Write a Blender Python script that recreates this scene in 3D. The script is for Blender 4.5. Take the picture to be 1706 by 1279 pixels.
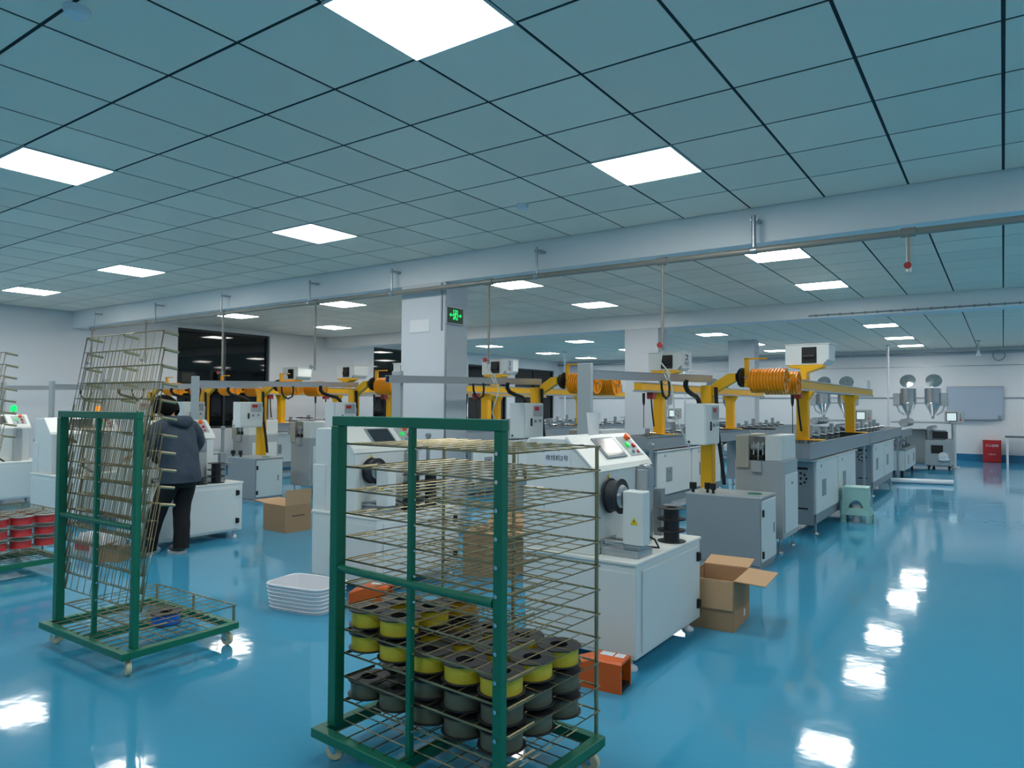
import bpy, bmesh, math, random
from mathutils import Vector, Matrix, Euler

random.seed(7)
PI = math.pi
for o in list(bpy.data.objects):
    bpy.data.objects.remove(o, do_unlink=True)
scene = bpy.context.scene
COL = scene.collection

# ------------------------------------------------------------------ camera
F, YAW, PITCH, ROLL, CAMH = 1176.8635, 0.60753641, 0.0302186, 0.0060032, 1.5
fwd = Vector((-math.sin(YAW) * math.cos(PITCH), math.cos(YAW) * math.cos(PITCH), math.sin(PITCH)))
rgt = Vector((math.cos(YAW), math.sin(YAW), 0))
upv = rgt.cross(fwd)
r2 = math.cos(ROLL) * rgt + math.sin(ROLL) * upv
u2 = -math.sin(ROLL) * rgt + math.cos(ROLL) * upv
cam_d = bpy.data.cameras.new('camera')
cam = bpy.data.objects.new('camera', cam_d)
COL.objects.link(cam)
M = Matrix((r2, u2, -fwd)).transposed().to_4x4()
M.translation = Vector((0, 0, CAMH))
cam.matrix_world = M
cam_d.sensor_fit = 'HORIZONTAL'
cam_d.sensor_width = 36.0
cam_d.lens = F * 36.0 / 1706.0
cam_d.clip_start = 0.05
cam_d.clip_end = 200
scene.camera = cam

# ------------------------------------------------------------------ world (night outside) and exposure
w = bpy.data.worlds.new('night')
scene.world = w
w.use_nodes = True
w.node_tree.nodes['Background'].inputs[0].default_value = (0.012, 0.016, 0.026, 1)
w.node_tree.nodes['Background'].inputs[1].default_value = 1.0
vs = scene.view_settings
vs.view_transform = 'Standard'
vs.look = 'None'
vs.gamma = 1
vs.use_curve_mapping = False
vs.exposure = 0.0
LAMP_STRENGTH = 24.0
LAMP_COLOR = (1.0, 0.985, 0.93)


def proj(p):
    d = Vector(p) - Vector((0, 0, CAMH))
    z = d.dot(fwd)
    if z <= 0.05:
        return None
    return (853 + F * d.dot(r2) / z, 639.5 - F * d.dot(u2) / z, z)


# ------------------------------------------------------------------ materials
def lin(c):
    return tuple(((v / 255) / 12.92 if v / 255 <= 0.04045 else ((v / 255 + 0.055) / 1.055) ** 2.4) for v in c) + (1,)


MATS = {}


def mat(name, rgb, rough=0.5, metal=0.0, noise=0.0, nscale=8.0, bump=0.0, bscale=40.0, emit=0.0, alpha=1.0,
        trans=0.0, spec=0.5, rnd=0.0, emit_rgb=None, stretch=None):
    m = bpy.data.materials.new(name)
    m.use_nodes = True
    nt = m.node_tree
    b = nt.nodes['Principled BSDF']
    c = lin(rgb)
    b.inputs['Base Color'].default_value = c
    b.inputs['Roughness'].default_value = rough
    b.inputs['Metallic'].default_value = metal
    b.inputs['Specular IOR Level'].default_value = spec
    b.inputs['Alpha'].default_value = alpha
    b.inputs['Transmission Weight'].default_value = trans
    tc = None
    if noise > 0 or bump > 0:
        tc = nt.nodes.new('ShaderNodeTexCoord')
        mp = nt.nodes.new('ShaderNodeMapping')
        if stretch:
            mp.inputs['Scale'].default_value = stretch
        nt.links.new(tc.outputs['Object'], mp.inputs['Vector'])
    last = None
    if noise > 0:
        n = nt.nodes.new('ShaderNodeTexNoise')
        n.inputs['Scale'].default_value = nscale
        n.inputs['Detail'].default_value = 4
        nt.links.new(mp.outputs[0], n.inputs['Vector'])
        mx = nt.nodes.new('ShaderNodeMix')
        mx.data_type = 'RGBA'
        mx.inputs[6].default_value = tuple(v * (1 - noise) for v in c[:3]) + (1,)
        mx.inputs[7].default_value = tuple(min(1, v * (1 + noise)) for v in c[:3]) + (1,)
        nt.links.new(n.outputs[0], mx.inputs[0])
        nt.links.new(mx.outputs[2], b.inputs['Base Color'])
        last = mx.outputs[2]
    if rnd > 0:
        oi = nt.nodes.new('ShaderNodeObjectInfo')
        hs = nt.nodes.new('ShaderNodeHueSaturation')
        mr = nt.nodes.new('ShaderNodeMapRange')
        mr.inputs[3].default_value = 1 - rnd
        mr.inputs[4].default_value = 1 + rnd
        nt.links.new(oi.outputs['Random'], mr.inputs[0])
        nt.links.new(mr.outputs[0], hs.inputs['Value'])
        hs.inputs['Color'].default_value = c
        if last:
            nt.links.new(last, hs.inputs['Color'])
        nt.links.new(hs.outputs[0], b.inputs['Base Color'])
    if bump > 0:
        n2 = nt.nodes.new('ShaderNodeTexNoise')
        n2.inputs['Scale'].default_value = bscale
        n2.inputs['Detail'].default_value = 2
        nt.links.new(mp.outputs[0], n2.inputs['Vector'])
        bp = nt.nodes.new('ShaderNodeBump')
        bp.inputs['Strength'].default_value = bump
        bp.inputs['Distance'].default_value = 0.02
        nt.links.new(n2.outputs[0], bp.inputs['Height'])
        nt.links.new(bp.outputs[0], b.inputs['Normal'])
    if emit > 0:
        b.inputs['Emission Color'].default_value = lin(emit_rgb or rgb)
        b.inputs['Emission Strength'].default_value = emit
    MATS[name] = m
    return m


mat('wall_paint', (230, 232, 236), 0.6, noise=0.03, nscale=1.5)
mat('beam_paint', (238, 241, 244), 0.5, noise=0.02, nscale=1.0)
mat('tile_metal', (246, 236, 222), 0.5, rnd=0.05, noise=0.02, nscale=3)
mat('column_paint', (210, 215, 222), 0.5, noise=0.03, nscale=1.5)
mat('ceiling_void', (42, 54, 60), 0.9)
mat('baseboard_blue', (38, 120, 165), 0.35)
mat('steel_frame', (58, 64, 68), 0.4, metal=0.4)
mat('window_glass', (6, 8, 12), 0.03, spec=0.6)
mat('machine_white', (224, 230, 230), 0.42, noise=0.02, nscale=3)
mat('console_white', (236, 238, 234), 0.38)
mat('machine_grey', (172, 180, 184), 0.45, noise=0.03, nscale=4)
mat('machine_dark_grey', (140, 150, 156), 0.45, noise=0.03, nscale=4)
mat('tank_grey', (150, 160, 168), 0.4, noise=0.04, nscale=5)
mat('plate_beige', (176, 176, 166), 0.4)
mat('aluminium', (176, 184, 190), 0.3, metal=0.75)
mat('steel', (190, 196, 200), 0.22, metal=1.0)
mat('stainless', (205, 210, 214), 0.14, metal=1.0)
mat('chrome', (220, 224, 228), 0.08, metal=1.0)
mat('yellow_paint', (243, 180, 8), 0.4, noise=0.03, nscale=5)
mat('orange_drum', (250, 160, 10), 0.38)
mat('orange_plastic', (222, 98, 24), 0.4)
mat('black_plastic', (22, 23, 25), 0.42)
mat('black_rubber', (14, 14, 15), 0.65)
mat('spool_black', (44, 46, 52), 0.5, noise=0.05, nscale=20)
mat('dark_void', (10, 11, 12), 0.8)
mat('green_frame', (10, 116, 90), 0.38, noise=0.05, nscale=6)
mat('brass_wire', (160, 148, 116), 0.36, metal=0.8)
mat('brass_tube', (166, 158, 126), 0.32, metal=0.8)
mat('filament_yellow', (228, 204, 58), 0.24, metal=0.2, bump=0.25, bscale=60, stretch=(0.3, 0.3, 14), noise=0.1, nscale=14)
mat('filament_dark', (112, 114, 96), 0.28, metal=0.4, bump=0.25, bscale=60, stretch=(0.3, 0.3, 14), noise=0.1, nscale=14)
mat('filament_red', (226, 62, 66), 0.3, bump=0.25, bscale=60, stretch=(0.3, 0.3, 14))
mat('filament_blue', (30, 112, 220), 0.25, bump=0.25, bscale=60, stretch=(0.3, 0.3, 14))
mat('filament_gold', (206, 156, 40), 0.25, bump=0.25, bscale=60, stretch=(0.3, 0.3, 14))
mat('flange_grey', (150, 152, 154), 0.5)
mat('caster_cream', (214, 208, 176), 0.5)
mat('cardboard', (176, 140, 106), 0.8, noise=0.06, nscale=9)
mat('cardboard_light', (196, 158, 120), 0.8, noise=0.05, nscale=9)
mat('pipe_beige', (150, 146, 138), 0.4, metal=0.2)
mat('zinc', (170, 178, 184), 0.3, metal=0.8)
mat('valve_red', (168, 52, 52), 0.4)
mat('button_green', (20, 190, 80), 0.35, emit=0.5, emit_rgb=(20, 230, 90))
mat('button_red', (196, 34, 40), 0.35)
mat('estop_orange', (226, 92, 20), 0.35, emit=0.12, emit_rgb=(240, 110, 20))
mat('lamp_green', (10, 200, 90), 0.3, emit=1.1, emit_rgb=(0, 240, 110))
mat('lamp_orange', (255, 140, 20), 0.3, emit=1.3, emit_rgb=(255, 140, 10))
mat('screen_dark', (48, 56, 64), 0.12)
mat('screen_lit', (210, 228, 230), 0.3, emit=0.5)
mat('sticker_yellow', (232, 206, 24), 0.5)
mat('paper_white', (222, 230, 240), 0.6)
mat('ink_black', (20, 22, 26), 0.6)
mat('sign_green', (4, 70, 38), 0.35)
mat('sign_glow', (30, 240, 120), 0.4, emit=1.0, emit_rgb=(30, 240, 120))
mat('white_plastic', (232, 234, 240), 0.45)
mat('clear_plastic', (226, 232, 236), 0.25, alpha=0.55)
mat('stool_plastic', (150, 196, 190), 0.4)
mat('red_box', (190, 34, 42), 0.4)
mat('whiteboard', (176, 190, 208), 0.2)
mat('table_top', (70, 84, 92), 0.4)
mat('jacket', (64, 75, 88), 0.85, noise=0.35, nscale=11, bump=0.9, bscale=9, spec=0.2)
mat('trousers', (15, 15, 18), 0.85, bump=0.3, bscale=14)
mat('hair', (9, 8, 8), 0.7, bump=0.5, bscale=45, spec=0.15)
mat('skin', (206, 160, 134), 0.5)
mat('shoe_grey', (90, 92, 96), 0.7)
mat('shoe_sole', (200, 200, 200), 0.6)
mat('hose_white', (214, 218, 208), 0.4)
mat('hose_blue', (40, 100, 190), 0.4)
mat('stain_green', (40, 120, 90), 0.5)
mat('lamp_frame', (225, 230, 232), 0.4)
m = mat('lamp_diffuser', (255, 255, 255), 0.5)
m.node_tree.nodes['Principled BSDF'].inputs['Emission Color'].default_value = LAMP_COLOR + (1,)
m.node_tree.nodes['Principled BSDF'].inputs['Emission Strength'].default_value = LAMP_STRENGTH

# glossy epoxy floor: gentle waviness, faint cloudy tint
m = mat('floor_epoxy', (66, 156, 194), 0.07, noise=0.05, nscale=0.5)
nt = m.node_tree
b = nt.nodes['Principled BSDF']
tc = nt.nodes.new('ShaderNodeTexCoord')
n1 = nt.nodes.new('ShaderNodeTexNoise')
n1.inputs['Scale'].default_value = 3.2
n1.inputs['Detail'].default_value = 3
bp = nt.nodes.new('ShaderNodeBump')
bp.inputs['Strength'].default_value = 0.10
bp.inputs['Distance'].default_value = 0.02
nt.links.new(tc.outputs['Object'], n1.inputs['Vector'])
nt.links.new(n1.outputs[0], bp.inputs['Height'])
nt.links.new(bp.outputs[0], b.inputs['Normal'])


# ------------------------------------------------------------------ mesh builder
class MB:
    def __init__(s):
        s.v = []
        s.f = []
        s.sm = []

    def add(s, vs, fs, smooth=False):
        o = len(s.v)
        s.v += [tuple(v) for v in vs]
        for f in fs:
            s.f.append(tuple(i + o for i in f))
            s.sm.append(smooth)
        return s

    def box(s, x0, x1, y0, y1, z0, z1, rot=None, c=None):
        vs = [(x0, y0, z0), (x1, y0, z0), (x1, y1, z0), (x0, y1, z0), (x0, y0, z1), (x1, y0, z1), (x1, y1, z1), (x0, y1, z1)]
        if rot is not None:
            c = Vector(c) if c else Vector(((x0 + x1) / 2, (y0 + y1) / 2, (z0 + z1) / 2))
            R = Euler(rot).to_matrix()
            vs = [tuple(R @ (Vector(v) - c) + c) for v in vs]
        return s.add(vs, [(0, 3, 2, 1), (4, 5, 6, 7), (0, 1, 5, 4), (1, 2, 6, 5), (2, 3, 7, 6), (3, 0, 4, 7)])

    def prism(s, poly, a, b, axis='Y'):
        n = len(poly)
        if axis == 'Y':
            P = lambda p, t: (p[0], t, p[1])
        elif axis == 'X':
            P = lambda p, t: (t, p[0], p[1])
        else:
            P = lambda p, t: (p[0], p[1], t)
        vs = [P(p, a) for p in poly] + [P(p, b) for p in poly]
        fs = [tuple(range(n)), tuple(reversed(range(n, 2 * n)))] + [(i, i + n, (i + 1) % n + n, (i + 1) % n) for i in range(n)]
        return s.add(vs, fs)

    def cyl(s, p0, p1, r, n=16, r1=None, caps=True):
        p0 = Vector(p0)
        p1 = Vector(p1)
        r1 = r if r1 is None else r1
        d = (p1 - p0).normalized()
        a = Vector((0, 0, 1)) if abs(d.z) < 0.9 else Vector((1, 0, 0))
        e1 = d.cross(a).normalized()
        e2 = d.cross(e1)
        vs = []
        for p, rr in ((p0, r), (p1, r1)):
            for i in range(n):
                t = 2 * PI * i / n
                vs.append(p + rr * (math.cos(t) * e1 + math.sin(t) * e2))
        s.add(vs, [(i, (i + 1) % n, (i + 1) % n + n, i + n) for i in range(n)], n > 6)
        if caps:
            s.add(vs[:n], [tuple(reversed(range(n)))])
            s.add(vs[n:], [tuple(range(n))])
        return s

    def tube(s, pts, r, n=8, closed=False):
        pts = [Vector(p) for p in pts]
        N = len(pts)
        rs = r if isinstance(r, (list, tuple)) else [r] * N
        prev = None
        rings = []
        for i, p in enumerate(pts):
            if closed:
                d = (pts[(i + 1) % N] - pts[i - 1]).normalized()
            else:
                d = (pts[min(i + 1, N - 1)] - pts[max(i - 1, 0)]).normalized()
            if prev is None:
                a = Vector((0, 0, 1)) if abs(d.z) < 0.9 else Vector((1, 0, 0))
                e1 = d.cross(a).normalized()
            else:
                e1 = (prev - d * prev.dot(d)).normalized()
            prev = e1
            e2 = d.cross(e1)
            rings.append([p + rs[i] * (math.cos(2 * PI * k / n) * e1 + math.sin(2 * PI * k / n) * e2) for k in range(n)])
        vs = [v for ring in rings for v in ring]
        fs = []
        for i in range(N if closed else N - 1):
            j = (i + 1) % N
            for k in range(n):
                fs.append((i * n + k, i * n + (k + 1) % n, j * n + (k + 1) % n, j * n + k))
        s.add(vs, fs, n > 4)
        if not closed:
            s.add(rings[0], [tuple(reversed(range(n)))])
            s.add(rings[-1], [tuple(range(n))])
        return s

    def lathe(s, prof, c=(0, 0, 0), axis='Z', n=28, smooth=True, closed=False):
        """prof: list of (r, h); flat steps are separated because each band gets its own verts"""
        c = Vector(c)

        def P(r, h, t):
            x, y = r * math.cos(t), r * math.sin(t)
            if axis == 'Z':
                return c + Vector((x, y, h))
            if axis == 'X':
                return c + Vector((h, x, y))
            return c + Vector((y, h, x))
        pr = list(prof) + ([prof[0]] if closed else [])
        for (ra, ha), (rb, hb) in zip(pr[:-1], pr[1:]):
            va = [P(ra, ha, 2 * PI * i / n) for i in range(n)]
            vb = [P(rb, hb, 2 * PI * i / n) for i in range(n)]
            if ra < 1e-6:
                s.add([P(0, ha, 0)] + vb, [(0, 1 + (i + 1) % n, 1 + i) for i in range(n)], False)
            elif rb < 1e-6:
                s.add([P(0, hb, 0)] + va, [(0, 1 + i, 1 + (i + 1) % n) for i in range(n)], abs(ha - hb) > 1e-6)
            else:
                s.add(va + vb, [(i, (i + 1) % n, (i + 1) % n + n, i + n) for i in range(n)], smooth and abs(ha - hb) > 1e-6)
        return s

    def sphere(s, c, r, n=14, m=8, sc=(1, 1, 1)):
        c = Vector(c)
        vs = []
        for j in range(m + 1):
            ph = PI * j / m
            for i in range(n):
                t = 2 * PI * i / n
                vs.append(c + Vector((r * sc[0] * math.sin(ph) * math.cos(t), r * sc[1] * math.sin(ph) * math.sin(t), r * sc[2] * math.cos(ph))))
        fs = [(j * n + i, (j + 1) * n + i, (j + 1) * n + (i + 1) % n, j * n + (i + 1) % n) for j in range(m) for i in range(n)]
        return s.add(vs, fs, True)

    def build(s, name, material, parent=None, bevel=0.0, loc=None, rot=None, segs=1):
        me = bpy.data.meshes.new(name)
        me.from_pydata(s.v, [], s.f)
        me.polygons.foreach_set('use_smooth', s.sm)
        bm = bmesh.new()
        bm.from_mesh(me)
        if bevel > 0:
            bmesh.ops.remove_doubles(bm, verts=bm.verts, dist=1e-5)
            ed = [e for e in bm.edges if len(e.link_faces) == 2 and e.calc_face_angle(0) > 0.5]
            bmesh.ops.bevel(bm, geom=ed, offset=bevel, segments=segs, profile=0.5, affect='EDGES', clamp_overlap=True)
        bmesh.ops.recalc_face_normals(bm, faces=bm.faces)
        bm.to_mesh(me)
        bm.free()
        me.materials.append(MATS[material])
        o = bpy.data.objects.new(name, me)
        COL.objects.link(o)
        if parent is not None:
            o.parent = parent
            CHILD.setdefault(parent.name, []).append(o)
        if loc is not None:
            o.location = loc
        if rot is not None:
            o.rotation_euler = rot
        return o


def tag(o, label=None, cat=None, group=None, kind=None):
    if label:
        o['label'] = label
    if cat:
        o['category'] = cat
    if group:
        o['group'] = group
    if kind:
        o['kind'] = kind
    return o


def thing(name, label, cat, loc=(0, 0, 0), rz=0.0, group=None):
    o = bpy.data.objects.new(name, None)
    COL.objects.link(o)
    o.empty_display_size = 0.1
    o.location = loc
    o.rotation_euler = (0, 0, rz)
    return tag(o, label, cat, group)


def copy_tree(o, parent=None):
    c = o.copy()
    COL.objects.link(c)
    if parent is not None:
        c.parent = parent
        CHILD.setdefault(parent.name, []).append(c)
    for ch in KIDS(o):
        copy_tree(ch, c)
    return c


CHILD = {}


def KIDS(o):
    return list(CHILD.get(o.name, ()))


def dup(root, loc, label, rz=None):
    c = copy_tree(root)
    c.location = loc
    c['label'] = label
    if rz is not None:
        c.rotation_euler = (0, 0, rz)
    return c


def text(name, body, size, loc, rot, material, parent=None, align='CENTER'):
    cu = bpy.data.curves.new(name, 'FONT')
    cu.body = body
    cu.size = size
    cu.align_x = align
    cu.align_y = 'CENTER'
    cu.extrude = 0.0006
    t = bpy.data.objects.new(name + '_tmp', cu)
    COL.objects.link(t)
    dg = bpy.context.evaluated_depsgraph_get()
    me = bpy.data.meshes.new_from_object(t.evaluated_get(dg))
    bpy.data.objects.remove(t, do_unlink=True)
    me.materials.clear()
    me.materials.append(MATS[material])
    o = bpy.data.objects.new(name, me)
    COL.objects.link(o)
    o.location = loc
    o.rotation_euler = rot
    if parent is not None:
        o.parent = parent
        CHILD.setdefault(parent.name, []).append(o)
    return o


def struct(o):
    o['kind'] = 'structure'
    return o


# text orientation: facing +X (reads left to right along +Y) and facing -Y (reads along +X)
FACE_X = (PI / 2, 0, PI / 2)
FACE_NY = (PI / 2, 0, 0)
ORD = ['first', 'second', 'third', 'fourth', 'fifth', 'sixth']
NTH = ['rightmost', 'second', 'third', 'fourth', 'fifth', 'sixth']


def line_name(k):
    return 'rightmost production line' if k == 0 else '%s production line from the right' % NTH[k]


# ================================================================== the room
ZC = 3.219
OX, OY, T = -2.978376, 1.371226, 0.6
XL, XR, YB, YN = -14.4, 5.0, 24.0, -5.0
BEAMS = [(6.17, 6.53, 2.91), (12.25, 12.61, 2.95)]

struct(MB().box(XL - 0.2, XR + 0.2, YN - 0.2, YB + 0.2, -0.1, 0).build('floor', 'floor_epoxy'))
ceiling = struct(MB().box(XL - 0.2, XR + 0.2, YN - 0.2, YB + 0.2, ZC + 0.0045, ZC + 0.12).build('ceiling', 'ceiling_void'))

WINS = [(8.25, 10.55, 0.95, 3.12), (13.95, 16.6, 0.95, 3.1), (18.2, 20.4, 0.95, 2.85), (20.9, 23.6, 0.95, 2.85)]
wl = MB()
ya = YN - 0.2
for (a, b_, z0, z1) in WINS:
    wl.box(XL - 0.2, XL, ya, a, 0, ZC + 0.01)
    wl.box(XL - 0.2, XL, a, b_, 0, z0)
    wl.box(XL - 0.2, XL, a, b_, z1, ZC + 0.01)
    ya = b_
wl.box(XL - 0.2, XL, ya, YB + 0.2, 0, ZC + 0.01)
struct(wl.build('wall_left', 'wall_paint'))
struct(MB().box(XL, XR, YB, YB + 0.2, 0, ZC + 0.01).build('wall_back', 'wall_paint'))
struct(MB().box(XR, XR + 0.2, YN, YB + 0.2, 0, ZC + 0.01).build('wall_right', 'wall_paint'))
struct(MB().box(XL, XR + 0.2, YN - 0.2, YN, 0, ZC + 0.01).build('wall_front', 'wall_paint'))
struct(MB().box(XL, XR, YB - 0.012, YB, 0, 0.2).build('baseboard_back', 'baseboard_blue'))
struct(MB().box(XL, XL + 0.012, YN, YB, 0, 0.12).build('baseboard_left', 'baseboard_blue'))
for i, (a, b_, z0, z1) in enumerate(WINS):
    wo = MB()
    t = 0.05
    wo.box(XL - 0.14, XL - 0.05, a, a + t, z0, z1).box(XL - 0.14, XL - 0.05, b_ - t, b_, z0, z1)
    wo.box(XL - 0.14, XL - 0.05, a + t, b_ - t, z0, z0 + t).box(XL - 0.14, XL - 0.05, a + t, b_ - t, z1 - t, z1)
    mid = (a + b_) / 2
    wo.box(XL - 0.13, XL - 0.06, mid - 0.025, mid + 0.025, z0 + t, z1 - t)
    wobj = struct(wo.build('window_%d' % (i + 1), 'steel_frame'))
    MB().box(XL - 0.105, XL - 0.095, a + t, mid - 0.025, z0 + t, z1 - t).build('pane', 'window_glass', wobj)
    MB().box(XL - 0.105, XL - 0.095, mid + 0.025, b_ - t, z0 + t, z1 - t).build('pane', 'window_glass', wobj)
for i, (a, b_, z) in enumerate(BEAMS):
    struct(MB().box(XL, XR, a, b_, z, ZC + 0.005).build('trim_%d' % (i + 1), 'beam_paint', bevel=0.004))
for i, y in enumerate((6.17, 12.25, 18.4)):
    struct(MB().box(-5.9, -5.22, y - (0.012 if i < 2 else 0), y + 0.40, 0, BEAMS[i][2] if i < 2 else ZC).build('column_%d' % (i + 1), 'column_paint', bevel=0.006))
# conduit strips on the back wall
struct(MB().box(XL, XR, YB - 0.03, YB, 1.78, 1.81).build('trim_3', 'zinc'))
struct(MB().box(XL, XR, YB - 0.02, YB, 2.70, 2.72).build('trim_4', 'zinc'))
struct(MB().cyl((XL, YB - 0.12, 3.08), (XR, YB - 0.12, 3.08), 0.035, 8).build('trim_5', 'zinc'))
# clipped conduit on the face of the second beam
tr = MB().cyl((-2.6, 12.235, 2.99), (XR, 12.235, 2.99), 0.012, 6)
for k in range(40):
    tr.box(-2.5 + k * 0.18, -2.47 + k * 0.18, 12.225, 12.25, 2.972, 3.008)
struct(tr.build('trim_6', 'machine_dark_grey'))
# slim vertical conduits on the first column
struct(MB().box(-5.222, -5.205, 6.158, 6.175, 0.3, 2.9).box(-5.27, -5.255, 6.14, 6.159, 2.35, 2.9).build('trim_7', 'zinc'))

# lamps: (row key, y, xs)
XS = [-2.078, -5.678, -9.278, -12.278]
ROWS = [('in the row nearest the camera', 2.271), ('in the row just before the near beam', 4.671), ('in the first row behind the near beam', 8.23),
        ('in the second row behind the near beam', 10.63), ('in the row just behind the second beam', 13.93), ('in the second row behind the second beam', 16.5),
        ('in the third row behind the second beam', 19.7), ('in the row nearest the back wall', 22.3)]
SIDE = ['rightmost', 'second from the right', 'third from the right', 'leftmost']
LAMPS = []


def make_lamp():
    t = thing('ceiling_light_panel', '', 'ceiling light', (0, 0, ZC))
    h = 0.292
    fr = MB()
    fr.box(-0.3, -h, -0.3, 0.3, -0.010, 0.004).box(h, 0.3, -0.3, 0.3, -0.010, 0.004)
    fr.box(-h, h, -0.3, -h, -0.010, 0.004).box(-h, h, h, 0.3, -0.010, 0.004)
    fr.build('frame', 'lamp_frame', t)
    MB().box(-h, h, -h, h, -0.006, 0.003).build('diffuser', 'lamp_diffuser', t)
    return t


lamp0 = make_lamp()
lamp_spots = []
for key, y in ROWS:
    for i, x in enumerate(XS):
        lamp_spots.append((x, y, 'lit square ceiling panel, %s %s' % (SIDE[i], key)))
for key, y in ROWS:
    lamp_spots.append((1.522, y, 'lit square ceiling panel past the right edge of view %s' % key))
for i, x in enumerate(XS + [1.522]):
    lamp_spots.append((x, -1.33, 'lit square ceiling panel behind the camera, number %s from the right' % ['two', 'three', 'four', 'five', 'one'][i]))
for i, (x, y, lb) in enumerate(lamp_spots):
    o = lamp0 if i == 0 else copy_tree(lamp0)
    o.location = (x, y, ZC)
    o['label'] = lb
    o['group'] = 'square ceiling light panels'

# ceiling tiles: individual where they show largest, the rest joined
tile_me = None
cand = []
GAP = 0.017


def lamp_at(cx, cy):
    return any(abs(cx - x) < 0.31 and abs(cy - y) < 0.31 for x, y, _ in lamp_spots)


def bay(y0, y1, off):
    j0 = math.floor((y0 - off) / T)
    out = []
    for j in range(j0, math.ceil((y1 - off) / T)):
        a, b_ = max(off + j * T, y0), min(off + (j + 1) * T, y1)
        if b_ - a < 0.05:
            continue
        for i in range(-20, 15):
            xa, xb = max(OX + i * T, XL), min(OX + (i + 1) * T, XR)
            if xb - xa < 0.05:
                continue
            out.append((xa, xb, a, b_))
    return out


tiles = bay(YN, BEAMS[0][0], OY) + bay(BEAMS[0][1], BEAMS[1][0], 8.23 - 0.3 - 3 * T) + bay(BEAMS[1][1], YB, 13.93 - 0.3 - 3 * T)
ind, rest = [], []
for (xa, xb, a, b_) in tiles:
    cx, cy = (xa + xb) / 2, (a + b_) / 2
    hit = [l for l in lamp_spots if l[0] - 0.3 < xb - 0.02 and l[0] + 0.3 > xa + 0.02 and l[1] - 0.3 < b_ - 0.02 and l[1] + 0.3 > a + 0.02]
    if hit:
        lx, ly = hit[0][0], hit[0][1]
        # cut the lamp square out of the tile if the panel does not fall exactly on the module
        if abs(cx - lx) < 0.02 and abs(cy - ly) < 0.02:
            continue
        segs = []
        if xa < lx - 0.32:
            segs.append((xa, lx - 0.3, a, b_))
        if xb > lx + 0.32:
            segs.append((lx + 0.3, xb, a, b_))
        if a < ly - 0.32:
            segs.append((max(xa, lx - 0.3), min(xb, lx + 0.3), a, ly - 0.3))
        if b_ > ly + 0.32:
            segs.append((max(xa, lx - 0.3), min(xb, lx + 0.3), ly + 0.3, b_))
        rest += segs
        continue
    best = 0
    ps = [proj((x, y, ZC)) for x in (xa, xb) for y in (a, b_)]
    if all(ps) and abs(xb - xa - T) < 1e-3 and abs(b_ - a - T) < 1e-3:
        xs = [p[0] for p in ps]
        ys = [p[1] for p in ps]
        if max(xs) > 0 and min(xs) < 1706 and max(ys) > 0 and min(ys) < 1279:
            best = 1 / (sum(p[2] for p in ps) / 4)
    if best > 0:
        ind.append((best, xa, xb, a, b_))
    else:
        rest.append((xa, xb, a, b_))
ind.sort(reverse=True)
rest += [t_[1:] for t_ in ind[300:]]
first = None
for (_, xa, xb, a, b_) in ind[:300]:
    if first is None:
        h = T / 2 - GAP / 2
        first = MB().box(-h, h, -h, h, 0, 0.004).build('ceiling_tile', 'tile_metal', ceiling, bevel=0.0015)
        o = first
    else:
        o = first.copy()
        COL.objects.link(o)
    o.location = ((xa + xb) / 2, (a + b_) / 2, ZC)
tm = MB()
for (xa, xb, a, b_) in rest:
    g = GAP / 2
    if xb - xa > 0.03 and b_ - a > 0.03:
        tm.box(xa + g, xb - g, a + g, b_ - g, ZC, ZC + 0.004)
tag(tm.build('distant_ceiling_tiles', 'tile_metal', ceiling), kind='stuff')

# smoke detectors
for (x, y, lb) in ((-3.366, 4.98, 'round white smoke detector on the ceiling just before the near beam'), (-3.30, 1.40, 'round white smoke detector at the top left of the view')):
    t = thing('smoke_detector', lb, 'smoke detector', (x, y, ZC), group='smoke detectors')
    MB().lathe([(0, 0), (0.055, 0), (0.055, -0.012), (0, -0.012)], n=20).build('base', 'white_plastic', t)
    MB().lathe([(0.05, -0.012), (0.048, -0.03), (0.03, -0.042), (0, -0.044)], n=20).build('cap', 'white_plastic', t)

# ================================================================== fire pipe along the near beam
PY, PZ = 6.04, 2.82
t = thing('ceiling_pipe', 'beige main pipe running along the underside of the near beam', 'pipe', (0, PY, PZ))
pm = MB().cyl((-13.35, 0, 0), (XR, 0, 0), 0.027, 10)
pm.build('main_pipe', 'pipe_beige', t)
for x in (-13.26, -11.22, -9.4, -7.43, -5.95, -3.9, -1.716, 1.2):
    hg = MB().cyl((x, 0, 0.02), (x, 0, 0.30), 0.012 if x < -2 else 0.02, 8)
    hg.cyl((x - 0.025, 0, 0), (x + 0.025, 0, 0), 0.034, 12).box(x - 0.03, x + 0.03, 0.0, 0.13, 0.255, 0.275)
    hg.build('hanger', 'zinc', t)
# (x, bottom z, valve)
for (x, zb, red) in ((-0.571, 2.56, 1), (-2.535, 2.05, 1), (-4.506, 1.98, 1), (-7.31, 1.98, 0), (-9.35, 1.95, 1), (-11.5, 2.2, 0), (-13.33, 2.2, 0)):
    dr = MB().cyl((x, 0, 0), (x, 0, zb - PZ), 0.014, 8).cyl((x - 0.05, 0, 0), (x + 0.05, 0, 0), 0.036, 10)
    d = dr.build('drop_pipe', 'pipe_beige', t)
    vz = zb - PZ
    vb = MB().cyl((x, 0, vz - 0.04), (x, 0, vz + 0.02), 0.018, 8).cyl((x, -0.02, vz), (x, -0.06, vz), 0.01, 8)
    vb.build('valve_body', 'zinc', d)
    MB().lathe([(0, -0.072), (0.026, -0.072), (0.026, -0.058), (0, -0.058)], c=(x, 0, vz), axis='Y', n=14).build('valve_handle', 'valve_red' if red else 'machine_dark_grey', d)
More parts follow.
